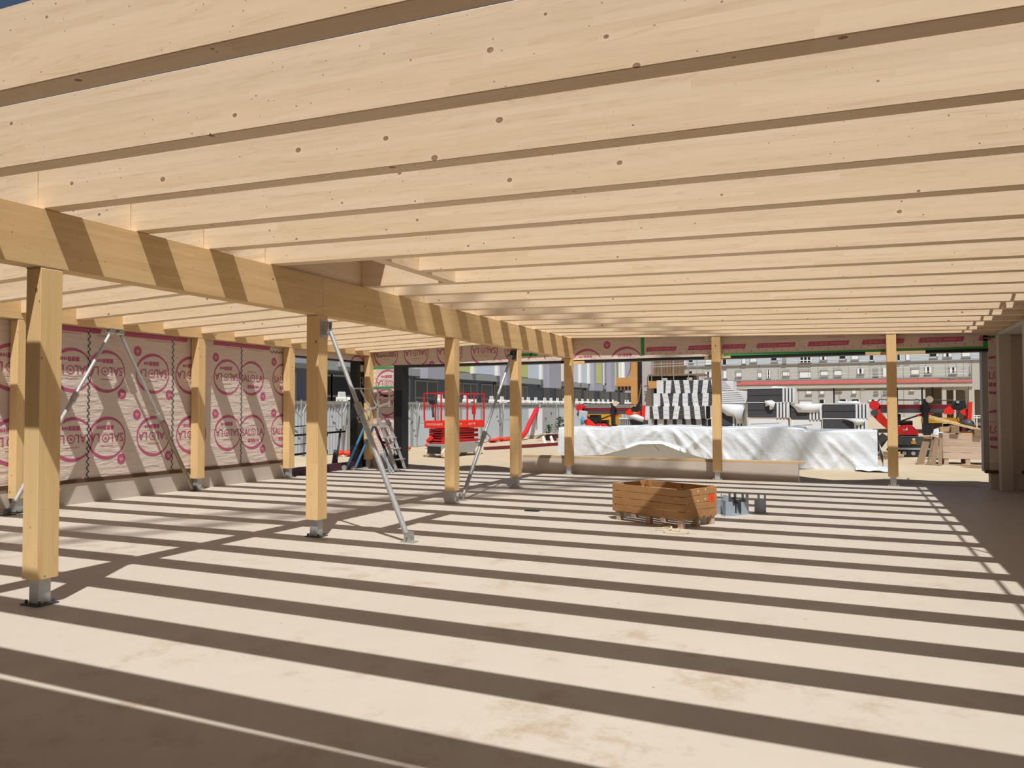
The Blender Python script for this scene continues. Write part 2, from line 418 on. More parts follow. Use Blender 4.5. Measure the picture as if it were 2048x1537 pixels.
# ------------------------------------------------------------------ ground, floor
def ground():
    m = MB()
    def h(x, y):
        base = -.2
        n = .03 * math.sin(x * 1.7 + y * .9) + .025 * math.sin(x * 3.1 - y * 2.3) + .02 * math.sin(y * 5.1 + x * .6)
        if y < 17.5: return -.75
        if y < 18.65: return -.17 + n * .5
        if y < 19.1: return -.17 + .12 * (y - 18.65) / .45 + n
        t = min(1, (y - 19.1) / 4)
        return -.05 - .15 * t + n * (1 - .6 * t)
    xs = [-60, -40, -30] + [-26 + .45 * i for i in range(76)] + [9, 12, 20, 40, 60]
    ys = [-20, 17.49, 17.5, 18, 18.3] + [18.6 + .25 * i for i in range(28)] + [26 + 1.5 * i for i in range(12)] + [46, 52, 60, 80, 110, 150, 260]
    vs = [(x, y, h(x, y)) for y in ys for x in xs]; n = len(xs)
    m.add(vs, [(j * n + i, j * n + i + 1, (j + 1) * n + i + 1, (j + 1) * n + i) for j in range(len(ys) - 1) for i in range(n - 1)])
    o = m.build('ground', 'ground', smooth=True, origin=(0, 20, -.2)); struct(o)
ground()
struct(B('floor', 'floor', (-11.95, 3.3, -8, 17.44, -.7, 0)))

# ------------------------------------------------------------------ left wall
struct(B('baseboard_left', 'plinth', (-12.05, -11.885, -5, 14.25, 0, .35)))
struct(B('trim_1', 'sill', (-12.05, -11.87, -5, 14.25, .35, .415)))
def left_wall():
    m = MB(); m.box(-12.1, -11.9, -5, 14.25, .415, 3.5)
    # header over the window opening and the pier beyond it
    m.box(-12.1, -11.9, 14.25, 17.34, 2.84, 3.5)
    s = Sheet(m, (-11.9, 0, 0), (0, 1, 0), (0, 0, 1), (1, 0, 0), (-2, 14.24, .42, 2.99))
    for y, fl in ((6.0, True), (7.0, True), (7.75, True), (8.75, True), (9.4, True), (10.38, True), (11.28, True), (12.25, True), (12.97, False), (14.0, False)):
        s.logo((y, 2.25), fl); s.logo((y + (.03 if y < 13 else -.04), 1.085), fl)
    for y in (6.5, 8.25, 10.04, 11.93, 13.67): s.petal((y, 2.65)); s.petal((y, 1.49))
    for y in (7.4, 9.72, 10.76, 13.32): s.petal((y, 1.86)); s.petal((y, .70))
    for a, b in ((6.2, 7.3), (7.9, 9.3), (9.75, 11.2), (11.85, 13.55)): s.pill(a, b, 2.90, 2.985, 1)
    for a, b in ((8.2, 8.9), (9.5, 9.2), (10.2, 10.9), (12.2, 12.6), (12.85, 13.3)): s.rect(min(a, b), max(a, b), 2.865, 2.872, 1)
    for y in (9.06, 10.84, 12.66): s.chain(y, .42, 2.98)
    s.chain(2.87, 13.55, 14.05, horizontal=True)
    t = Sheet(m, (-11.9, 0, 0), (0, 1, 0), (0, 0, 1), (1, 0, 0), (14.25, 17.4, 2.84, 3.0))
    t.rect(15.25, 15.45, 2.90, 2.98, 1); t.ring((16.9, 2.62), .375, lambda a: .04, 1); t.rect(14.98, 15.02, 2.84, 3.0, 4)
    struct(m.build('wall_left', ['membrane', 'print', 'greentape', 'printlight', 'darkprint', 'paletape'], origin=(-12, 6, 0)))
left_wall()
# opening in the left wall: black lined frame
def left_opening():
    m = MB()
    m.box(-12.12, -11.89, 16.88, 17.34, 0, 2.84)          # wide black pier
    m.box(-12.12, -11.9, 14.25, 16.86, 2.80, 2.84)        # black head strip
    m.box(-12.12, -11.9, 14.2, 14.26, .1, 2.84)
    o = struct(m.build('window_2', 'blackfoil'))
    B('sill_strip', 'maroon', (-12.12, -11.93, 14.25, 16.86, -.05, .18), parent=o)  # low dark maroon strip along the foot of the opening
    B('edge_tape', 'greentape', (-11.89, -11.884, 17.2, 17.25, .3, 2.84), parent=o)
    B('junction_box', 'galv', (-11.89, -11.86, 16.98, 17.11, 2.56, 2.74), parent=o)
    k = MB()
    for p, q in (((17.0, 2.4), (17.0, 2.12)), ((17.0, 2.4), (17.12, 2.4)), ((17.0, 2.27), (17.1, 2.27)), ((17.2, 2.4), (17.2, 2.12)), ((17.12, 2.4), (17.12, 2.2)), ((17.0, 2.12), (17.12, 2.12))):
        k.bar((-11.886, p[0], p[1]), (-11.886, q[0], q[1]), .012, .012)
    k.build('chalk_mark', 'wrapgrey', o)
left_opening()

# ------------------------------------------------------------------ back wall
def back_wall():
    m = MB()
    m.box(-11.9, 3.6, 17.34, 17.66, 2.73, 3.75)            # header band over the long opening
    m.box(-11.9, -11.05, 17.34, 17.66, .30, 2.73)           # short pier at the corner
    m.box(2.5, 3.6, 17.34, 17.66, .30, 2.73)                # pier at the right end
    s = Sheet(m, (0, 17.34, 0), (1, 0, 0), (0, 0, 1), (0, -1, 0), (-11.88, 2.6, 2.735, 3.7))
    for x in (-11.3, -10.37, -9.38, -8.39, -7.45): s.logo((x, 3.03), True, .375)
    s.logo((-6.4, 2.9), True); s.logo((-5.68, 2.60), True, .39); s.logo((-4.72, 2.62), True, .39)
    s.petal((-9.9, 2.72)); s.petal((-7.95, 2.71)); s.petal((-5.18, 3.06))
    for a, b in ((-4.26, -3.54), (-3.3, -2.6), (-2.55, -2.03), (-1.82, -1.01), (-.78, .04), (.26, 1.06), (1.3, 2.11), (2.34, 2.58)): s.pill(a, b, 2.875, 2.975, 1, 'BIOS')
    for x in (-3.0, -1.5, -.4, .6, 1.7): s.rect(x, x + .35, 3.05, 3.058, 1)
    for i in range(44): s.rect(-4.1 + i * .155, -4.1 + i * .155 + .012, 2.80 + .03 * (i % 2), 2.84 + .03 * (i % 2), 1)
    s.rect(-4.37, -4.29, 2.74, 3.3, 2); s.rect(-7.75, -6.95, 2.86, 2.93, 2); s.rect(2.42, 2.5, 2.73, 2.98, 2)
    s.chain(2.98, -11.6, -10.95, horizontal=True)
    p = Sheet(m, (0, 17.34, 0), (1, 0, 0), (0, 0, 1), (0, -1, 0), (-11.88, -11.06, .3, 2.735))
    p.logo((-11.25, 2.25), True); p.logo((-11.3, 1.75), True); p.logo((-11.25, 1.0), True); p.petal((-11.35, .62)); p.petal((-10.99, 1.35))
    p.rect(-11.88, -11.06, 2.64, 2.69, 2, .005); p.rect(-11.88, -11.06, 2.12, 2.17, 2, .005)
    q = Sheet(m, (0, 17.34, 0), (1, 0, 0), (0, 0, 1), (0, -1, 0), (2.5, 2.62, .3, 3.0))
    q.logo((2.62, 2.2), False); q.logo((2.62, 1.15), False)
    q.rect(2.5, 2.62, 2.93, 2.97, 2, .005)
    struct(m.build('wall_back', ['membrane', 'print', 'greentape', 'printlight', 'darkprint', 'paletape'], origin=(-4, 17.5, 0)))
    # folded sunlit lower edge of the membrane and black flashing with green tape
    f = MB()
    f.box(-10.8, 2.5, 17.33, 17.66, 2.665, 2.725)
    f.box(-11.05, -10.80, 17.33, 17.66, 0.0, 2.73)
    o = struct(f.build('window_1', 'blackfoil'))
    B('folded_edge', 'membrane', (-8.3, -2.9, 17.33, 17.34, 2.725, 2.775), parent=o)
    B('green_strip', 'greentape', (-2.5, 2.46, 17.33, 17.34, 2.725, 2.765), parent=o)
    B('steel_jamb', 'grey', (2.40, 2.5, 17.42, 17.7, .32, 2.665), parent=o)
back_wall()
struct(B('baseboard_back', 'plinth', (-7.4, -1.0, 17.44, 17.7, -.3, .37), (-11.9, -11.05, 17.36, 17.6, -.3, .30), (2.5, 3.6, 17.36, 17.6, -.3, .30)))
timber('trim_2', (-7.4, 17.58, .372), (-.88, 17.58, .372), .2, .05, 'plank'); struct(bpy.data.objects['trim_2'])

# ------------------------------------------------------------------ right side: concrete frame with recessed membrane wall
def right_side():
    s0 = struct(B('baseboard_right', 'concrete', (3.02, 3.3, -5, 17.0, 0, .33)))
    m = MB(); m.box(3.05, 3.3, -5, 17.4, .33, 3.1)
    s = Sheet(m, (3.05, 0, 0), (0, -1, 0), (0, 0, 1), (-1, 0, 0), (-17.3, 3, .34, 3.1))
    for y in (15.9, 14.9, 13.6, 12.6): s.logo((-y, 2.2), False); s.logo((-y, 1.05), False)
    struct(m.build('wall_right', ['membrane', 'print', 'greentape', 'printlight', 'darkprint', 'paletape'], origin=(3.1, 6, 0)))
    o = struct(B('trim_3', 'sill', (2.4, 2.62, 17.25, 17.36, .30, .36), (2.95, 3.05, -5, 17, .33, .39)))
right_side()
for i, y in enumerate((16.85, 14.45, 11.0, 7.5)):
    o = B('concrete_column', 'concrete', (2.6, 2.80, y, y + .26, 0, 2.94), bevel=.01)
    tag(o, ['slim concrete column nearest the back opening on the right side', 'slim concrete column cut by the right edge of the photo',
            'slim concrete column on the right side, third from the back wall', 'slim concrete column on the right side, fourth from the back wall'][i], 'column', 'concrete columns along the right side')
o = B('concrete_beam', 'concrete', (2.62, 3.3, -5, 17.4, 2.94, 3.012), bevel=.006)
tag(o, 'grey concrete edge beam on the right that carries the joist ends', 'beam')

# ------------------------------------------------------------------ timber frame
JY = {-3: 1.53, -2: 2.425, -1: 3.29, 0: 4.155, 1: 5.045, 2: 5.925, 3: 6.84, 4: 7.735, 5: 8.66, 6: 9.545, 7: 10.425, 8: 11.34, 9: 12.225, 10: 13.10, 11: 14.0, 12: 14.86, 13: 15.71, 14: 16.50, 15: 17.15}
XB, ZJ = -6.0065, 3.2426
def zr(x): return ZJ - .0264 * (x - XB)
def zl(x): return ZJ + .02895 * (x - XB)
for k, y in sorted(JY.items()):
    n = 15 - k
    x0 = -4.598 if k == 4 else -6.094
    o = timber('roof_joist', (x0, y + .07, zr(x0)), (2.9, y + .07, zr(2.9)), .14, .42, 'joist')
    lab = 'pale spruce joist of the right bay, %s counted from the back wall' % ORD[n]
    if k == 15: lab = 'pale spruce joist of the right bay, against the back wall header'
    if k == 4: lab = 'short pale spruce joist of the right bay that stops at the trimmer'
    tag(o, lab, 'joist', 'joists of the right roof bay')
for k, y in sorted(JY.items()):
    if k < -1: continue
    n = 15 - k
    o = timber('roof_joist', (-11.69, y + .07, zl(-11.69)), (-6.100, y + .07, zl(-6.100)), .14, .42, 'joist')
    lab = 'pale spruce joist of the left bay, %s counted from the back wall' % ORD[n]
    if k == 15: lab = 'pale spruce joist of the left bay, against the back wall header'
    tag(o, lab, 'joist', 'joists of the left roof bay')
o = timber('trimmer_beam', (-4.67, JY[3] + .142, zr(-4.67)), (-4.67, JY[5] - .002, zr(-4.67)), .14, .42, 'joist')
tag(o, 'short spruce trimmer framing the roof opening between two right bay joists', 'beam')
o = timber('blocking_board', (-6.065, JY[3] + .143, 3.243), (-6.065, JY[5] - .003, 3.243), .04, .40, 'joist')
tag(o, 'pale board closing the roof opening on top of the ridge beam', 'board')
o = B('cover_board', 'plank', (-6.14, -5.62, JY[3], JY[5] + .14, 3.668, 3.69))
tag(o, 'cover board lying over the joists beside the roof opening, above the ridge beam', 'board')
o = timber('main_beam', (-6.0965, -3, 2.763), (-6.0965, 7.785, 2.763), .18, .4776, 'glulam')
tag(o, 'near length of the glued laminated ridge beam, striped by joist shadows', 'beam', 'lengths of the ridge beam')
o = timber('main_beam', (-6.0965, 7.788, 2.763), (-6.0965, 17.36, 2.763), .18, .4776, 'glulam')
tag(o, 'far length of the glued laminated ridge beam, reaching the back wall', 'beam', 'lengths of the ridge beam')
o = timber('edge_beam', (-11.78, -3, 2.988), (-11.78, 17.36, 2.988), .18, .5, 'glulam')
tag(o, 'laminated edge beam along the top of the left membrane wall', 'beam')

def post(x, y, z0, z1, label, group, plate=True):
    """x, y: centre; square timber on a galvanised stub"""
    e = empty('timber_post', (x, y, 0), label, 'post', group)
    timber('shaft', (x, y + .095, z0), (x, y + .095, z1 - (.012 if plate else .002)), .18, .19, 'post', e, up=(0, -1, 0))
    m = MB(); m.box(x - .055, x + .055, y - .055, y + .055, .012, z0)
    m.build('steel_stub', 'galv', e, bevel=.004)
    m = MB(); m.box(x - .11, x + .11, y - .09, y + .09, 0, .012)
    for a in (-.08, .08): m.tube((x + a, y - .06, .012), (x + a, y - .06, .04), .012, 6); m.tube((x + a, y + .06, .012), (x + a, y + .06, .04), .012, 6)
    m.build('base_plate', 'steeldark' if y < 9 else 'galvdull', e)
    if plate:
        m = MB(); m.box(x - .085, x + .085, y - .1, y + .1, z1 - .012, z1); m.build('top_plate', 'galvdull', e)
    return e
MY = (4.135, 7.696, 11.265, 13.95, 17.14)
for y, lab in zip(MY, ('big timber post at far left, nearest under the ridge beam', 'timber post under the ridge beam joint, with a steel prop bolted on', 'timber post under the ridge beam, third from the near end', 'timber post under the ridge beam with a slanting prop at its top', 'timber post under the far end of the ridge beam by the concrete kerb')):
    post(-6.0965, y + .095, .213, 2.763, lab, 'posts under the ridge beam')
for y, lab in zip(MY[1:4] + (17.14,), ('timber post on the left wall half hidden by the big near post', 'timber post against the left wall between two membrane sheets', 'timber post at the end of the left membrane wall beside the opening', 'timber post in the far left corner behind the platform ladder')):
    post(-11.78, y + .095, .22, 2.988, lab, 'posts along the left wall')
for x, lab in ((-2.647, 'timber post in the long back opening, left of the middle of the tarpaulin heap'), (.80, 'timber post in the long back opening at the right end of the tarpaulin heap')):
    post(x, 17.1 + .095, .187, zr(x), lab, 'posts in the back opening')

# timber offcuts fixed under the header beside the posts
for nm, bx, mt, lab in (('timber_block', (-5.995, -5.73, 17.28, 17.33, 2.625, 2.70), 'post', 'small pale timber block beside the top of the ridge beam end post'),
                    ('timber_block', (-2.92, -2.73, 17.28, 17.33, 2.655, 2.72), 'plank', 'small reddish timber block under the header, left of a post'),
                    ('timber_block', (-2.55, -2.36, 17.28, 17.33, 2.67, 2.72), 'post', 'small pale timber block under the header, right of a post'),
                    ('timber_batten', (.33, 1.42, 17.28, 17.33, 2.645, 2.715), 'plank', 'brown batten fixed under the header behind the right hand post')):
    tag(B(nm, mt, bx), lab, 'timber block', 'timber packers under the back header')

# roof deck above the near bays and along the right side (both above the frame, casting the big shades)
struct(B('ceiling', 'plank', (-12.1, 6, -9, 1.195, 3.72, 3.80)))
o = B('roof_slab', 'concrete', (2.36, 9, -5, 17.6, 3.46, 3.60)); struct(o)
g = empty('guard_rail', (2.42, 8, 3.6), 'steel guard rail along the edge of the right roof slab', 'guard rail')
m = MB(); m.tube((2.46, -4, 4.5), (2.46, 17.5, 4.5), .022, 8); m.build('rail', 'galv', g)
for i in range(8):
    m = MB(); y = 1.0 + i * 2.3; m.tube((2.46, y, 3.58), (2.46, y, 4.55), .018, 8); m.build('upright', 'galv', g)

# ------------------------------------------------------------------ steel props
def prop(foot, top, label, group, wall=False, lower='galv', split=.55, handle=True, r=.034):
    foot, top = V(foot), V(top); d = (top - foot); n = d.normalized(); k = foot + d * split
    e = empty('steel_prop', foot, label, 'prop', group)
    m = MB(); m.tube(foot + n * .06, k, r, 14); m.build('outer_tube', lower, e, smooth=False)
    m = MB(); m.tube(k - n * .05, top - n * .05, r * .76, 14); m.build('inner_tube', 'galv', e)
    m = MB(); m.tube(k - n * .09, k + n * .05, r * 1.35, 14)
    m.build('collar', 'galvdull', e)
    if handle:
        sx = n.cross(V((0, 0, 1))).normalized(); h = MB()
        c = k - n * .2
        h.path([c + sx * r, c + sx * .13 + n * .03, c + sx * .15 + n * .12, c + sx * .06 + n * .2, k + sx * r], .008, 6)
        h.path([c - sx * r, c - sx * .12, c - sx * .13 + n * .06, c - sx * r + n * .08], .008, 6)
        h.build('handle', 'galvdull', e)
    return e, n
e, n = prop((-4.81, 7.89, 0), (-5.93, 7.81, 2.60), 'long steel prop slanting from the floor to the second ridge post', 'slanting steel props', lower='galv', split=.62)
m = MB(); m.box(-4.9, -4.72, 7.83, 7.95, 0, .012); m.box(-4.86, -4.77, 7.845, 7.855, .012, .12); m.box(-4.86, -4.77, 7.925, 7.935, .012, .12); m.tube((-4.815, 7.82, .07), (-4.815, 7.96, .07), .01, 8); m.build('foot_plate', 'galvdull', e)
m = MB(); m.box(-6.005, -5.995, 7.735, 7.875, 2.48, 2.70); m.box(-5.995, -5.91, 7.775, 7.782, 2.52, 2.68); m.box(-5.995, -5.91, 7.838, 7.845, 2.52, 2.68); m.tube((-5.94, 7.76, 2.58), (-5.94, 7.86, 2.58), .012, 8); m.build('head_plate', 'galv', e)
e, n = prop((-6.13, 11.76, 0), (-6.10, 13.88, 2.66), 'steel prop leaning in line with the ridge beam, from post foot to next post top', 'slanting steel props', lower='galvdull', split=.42)
m = MB(); m.box(-6.2, -6.06, 11.70, 11.84, 0, .012); m.box(-6.17, -6.16, 11.73, 11.80, .012, .12); m.box(-6.1, -6.09, 11.73, 11.80, .012, .12); m.build('foot_plate', 'galvdull', e)
m = MB(); m.box(-6.16, -6.03, 13.935, 13.948, 2.55, 2.74); m.box(-6.14, -6.13, 13.86, 13.94, 2.6, 2.7); m.box(-6.07, -6.06, 13.86, 13.94, 2.6, 2.7); m.build('head_plate', 'steeldark', e)
for a, lab in (((-11.60, 7.52, 0), 'steel brace on the left wall rising behind the big near post to the apex'), ((-11.60, 11.10, 0), 'steel brace on the left wall running down to the foot of the wall post')):
    s = 1 if a[1] > 9 else -1
    e, n = prop(a, (-11.66, 9.38 + .09 * s, 2.92), lab, 'braces on the left wall', lower='propbrown' if s > 0 else 'galvdull', split=.5 if s > 0 else .62, handle=False, r=.036)
    m = MB(); m.box(-11.68, -11.52, a[1] - .08, a[1] + .08, 0, .012); m.box(-11.64, -11.56, a[1] - .03, a[1] + .03, .012, .1); m.build('foot_plate', 'steeldark', e)
    m = MB(); y = 9.38 + .09 * s; m.box(-11.72, -11.60, y - .07, y + .07, 2.976, 2.986); m.box(-11.70, -11.62, y - .045, y + .045, 2.88, 2.976); m.build('head_plate', 'galvdull', e)

# ------------------------------------------------------------------ pallet crate on the floor
CO, CA = V((-3.05, 10.6, 0)), math.atan2(-.44, .898)
def crate():
    e = empty('pallet_crate', CO, 'brown slatted wooden pallet crate standing on the striped floor', 'crate')
    L, D, H0, H1 = 1.15, .72, .127, .515
    def part(name, mt, *boxes, bevel=.003):
        m = MB()
        for b in boxes: m.box(*[c + o_ for c, o_ in zip(b, (CO.x, CO.x, CO.y, CO.y, 0, 0))])
        m.rot(CO, CA); return m.build(name, mt, e, bevel=bevel)
    hs = [(H0 + i * (H1 - H0) / 4 + .003, H0 + (i + 1) * (H1 - H0) / 4 - .003) for i in range(4)]
    part('front_boards', 'cratewood', *[(-.03, L + .0, -.022, 0, a, b) for a, b in hs])
    part('back_boards', 'cratewood', *[(-.03, L, D, D + .022, a, b) for a, b in hs])
    part('side_boards', 'cratewood', *[(-.052, -.03, -.02, D + .02, a, b) for a, b in hs])
    r_ = part('side_boards', 'cratewood', *[(L, L + .022, -.022, D + .022, a, b) for a, b in hs])
    for x, y in ((0, .003), (L - .07, .003), (0, D - .073), (L - .07, D - .073)): part('corner_post', 'cratewood', (x, x + .07, y, y + .07, H0, H1 + .012))
    part('batten', 'cratewood', (L / 2 - .04, L / 2 + .04, D - .025, D - .003, H0, H1 - .01))
    part('bottom_deck', 'cratewood', *[(-.03, L + .02, y, y + .12, .115, .134) for y in (0, .15, .31, .47, .62)])
    for x in (0, L / 2 - .04, L - .075):
        for y in (0, D / 2 - .04, D - .075): part('foot_block', 'greywood', (x, x + .075, y, y + .075, 0, .114))
    m = MB(); R = Matrix.Rotation(CA, 3, 'Z'); O = CO + R @ V((L + .0225, 0, 0)); U = R @ V((0, 1, 0)); N = R @ V((1, 0, 0))
    s = Sheet(m, O, U, (0, 0, 1), N, (0, .76, .1, .6)); s.rect(.56, .69, .31, .415, 0, .002); s.text('20', (.625, .362), .055, 1, lift=.004)
    m.build('painted_number', ['orange', 'brightred'], e)
    m = MB(); s = Sheet(m, O, U, (0, 0, 1), N, (0, .76, .1, .6))
    for a, b in ((.3, .465), (.47, .475), (.3, .335), (.46, .35)): s.poly([(a, b), (a + .03, b + .004), (a + .028, b + .024), (a + .008, b + .02)], 0, .002)
    s.rect(.14, .19, .455, .495, 1, .002)
    m.build('label_scraps', ['white', 'oldwood'], e)
crate()

# galvanised post shoes beside the crate
def shoe():
    e = empty('post_shoe', (0, 0, 0), 'x', 'bracket', 'steel post shoes by the crate')
    m = MB(); m.box(-.10, .10, -.07, .07, 0, .01); m.build('base_plate', 'blueplate', e)
    m = MB(); m.prism([(-.07, .01), (.07, .01), (.07, .15), (.03, .15), (.03, .21), (-.03, .21), (-.03, .30), (-.07, .30)], 'y', -.055, -.047); m.build('side_plate', 'blueplate', e)
    m = MB(); m.prism([(-.07, .01), (.07, .01), (.07, .19), (-.02, .19), (-.02, .30), (-.07, .30)], 'y', .047, .055); m.build('side_plate', 'blueplate', e)
    m = MB(); m.box(-.075, -.067, -.047, .047, .01, .22); m.build('back_plate', 'blueplate', e)
    return e
sh = shoe()
for i, (x, y, z, a, lab) in enumerate(((-1.63, 11.62, 0, .5, 'grey steel post shoe standing upright just right of the crate corner'), (-1.47, 11.86, 0, -2.3, 'grey steel post shoe in the middle of the group right of the crate'),
        (-1.60, 11.98, 0, -.7, 'grey steel post shoe at the back of the group, partly behind the others'), (-1.24, 12.08, 0, 2.2, 'grey steel post shoe standing rightmost, a little apart from the others'), (-1.80, 11.80, 0, 1.4, 'grey steel post shoe half hidden behind the crate corner'))):
    o = sh if i == 0 else copy_tree(sh)
    o.location = (x, y, z); o.rotation_euler.z = a; o['label'] = lab

def strap():
    m = MB(); random.seed(5)
    p = []
    for i in range(46):
        t = i / 45; a = t * 15
        p.append((-2.28 + .26 * t * 1.2 + .12 * math.sin(a), 9.98 - .28 * t + .075 * math.cos(a * .8), .012 + .035 * abs(math.sin(a * 1.3))))
    for a, b in zip(p, p[1:]): m.bar(a, b, .018, .003)
    m.bar((-2.0, 9.78, .01), (-1.78, 9.80, .006), .016, .003); m.bar((-2.14, 9.66, .006), (-1.88, 9.72, .006), .016, .003)
    tag(m.build('packing_strap', 'rope'), 'tangle of straw coloured packing strap on the floor before the crate', 'strap', kind='thing')
strap()
tag(B('wood_chip', 'post', (-6.0, -5.82, 7.62, 7.645, 0, .012)), 'thin timber sliver on the floor beside the propped post', 'offcut')
tag(B('dark_offcut', 'black', (-4.6, -4.38, 10.92, 11.02, 0, .02)), 'small dark scrap lying on the floor left of the crate', 'scrap')

# ------------------------------------------------------------------ far left corner: platform ladder, black stand
def platform_ladder():
    e = empty('platform_ladder', (-11.0, 16.5, 0), 'aluminium platform ladder with guard frame before the far left corner post', 'ladder')
    y0, y1 = 16.35, 16.75
    m = MB(); m.box(-11.3, -10.8, y0, y1, 1.14, 1.19)
    m.build('platform', 'alu', e)
    m = MB()
    m.bar((-11.62, y0, 2.10), (-10.55, y0, 2.07), .035, .035); m.bar((-10.56, y0, 2.07), (-10.56, y0, 1.62), .03, .03); m.bar((-10.9, y0, 2.08), (-10.9, y0, 1.2), .035, .035)
    m.bar((-11.42, y0, 2.06), (-11.1, y0, 1.55), .05, .03); m.bar((-11.15, y0, 2.06), (-10.92, y0, 1.62), .04, .03); m.bar((-11.45, y0, 1.48), (-10.56, y0, 1.72), .035, .05)
    m.bar((-11.2, y1, 1.6), (-10.85, y1, 1.2), .03, .03); m.bar((-11.1, y0, 1.45), (-11.2, y0, 1.18), .03, .03)
    m.build('guard_frame', 'alu', e)
    for y in (y0, y1):
        m = MB(); m.bar((-10.86, y, 1.3), (-10.28, y - .1, .06), .03, .07, up=(1, 0, 0)); m.build('ladder_rail', 'alu', e)
    for i in range(4):
        t = (i + .7) / 4.6; m = MB(); x = -10.86 + .58 * t; z = 1.3 - 1.24 * t; m.box(x - .06, x + .06, y0 - .08, y1, z - .012, z + .012); m.build('step', 'alu', e)
    for y in (y0, y1):
        m = MB(); m.bar((-11.28, y, 1.15), (-11.85, y, .05), .035, .05, up=(1, 0, 0)); m.build('rear_leg', 'blue', e)
        m = MB(); m.bar((-10.98, y, 1.12), (-10.42, y - .28, .42), .04, .05, up=(1, 0, 0)); m.build('stabiliser', 'black' if y == y0 else 'alu', e)
    m = MB(); m.bar((-10.55, y0 - .25, .58), (-10.32, y0 - .33, .02), .04, .04); m.bar((-10.6, y0 - .25, .45), (-10.22, y0 - .33, .02), .04, .04); m.build('stabiliser_foot', 'blueplate', e)
    m = MB(); m.tube((-11.86, y0 - .1, .07), (-11.86, y0 - .05, .07), .07, 16); m.build('wheel', 'galvdull', e)
    m = MB(); m.bar((-11.6, y0 - .02, .10), (-11.6, y0 - .02, .0), .04, .04); m.bar((-11.68, y0 - .02, .05), (-11.5, y0 - .02, .05), .03, .03); m.build('levelling_foot', 'galv', e)
platform_ladder()
def black_stand():
    e = empty('clamp_stand', (-12.35, 15.4, -.2), 'black steel clamp rack standing outside the left wall opening', 'rack')
    for y in (14.72, 16.02):
        m = MB(); m.tube((-12.3, y, -.2), (-12.3, y, 1.08), .025, 8)
        for z in (.93, .47): m.box(-12.36, -12.24, y - .03, y + .07, z - .06, z + .06)
        m.build('upright', 'black', e)
    for z, r in ((1.14, .012), (.93, .025), (.70, .012), (.46, .025)):
        m = MB(); m.tube((-12.3, 14.5, z), (-12.3, 16.9 if z > .9 and z < 1 else 16.05, z + .04), r, 8); m.build('cross_bar', 'black', e)
    m = MB(); m.tube((-12.3, 16.45, -.2), (-12.3, 16.72, 1.05), .03, 8); m.tube((-12.3, 16.5, .5), (-12.3, 16.4, .1), .05, 8); m.tube((-12.3, 16.5, .3), (-12.3, 16.2, -.2), .02, 8); m.tube((-12.3, 16.5, .3), (-12.3, 16.75, -.2), .02, 8); m.build('tilted_stand', 'darkgrey', e)
black_stand()

# rubble and scraps on the ground behind the floor edge
m = MB(); random.seed(3)
for i in range(170):
    x, y = random.uniform(-11, -6.5), random.uniform(19.2, 22.5); r = random.uniform(.02, .08)
    m.blob((x, y, -.2 + r * .3), r, r * random.uniform(.6, 1.2), r * .7, 6, jit=.15)
o = m.build('rubble', 'soil'); tag(o, 'scattered stones on the ground outside the back opening', 'rubble', kind='stuff')

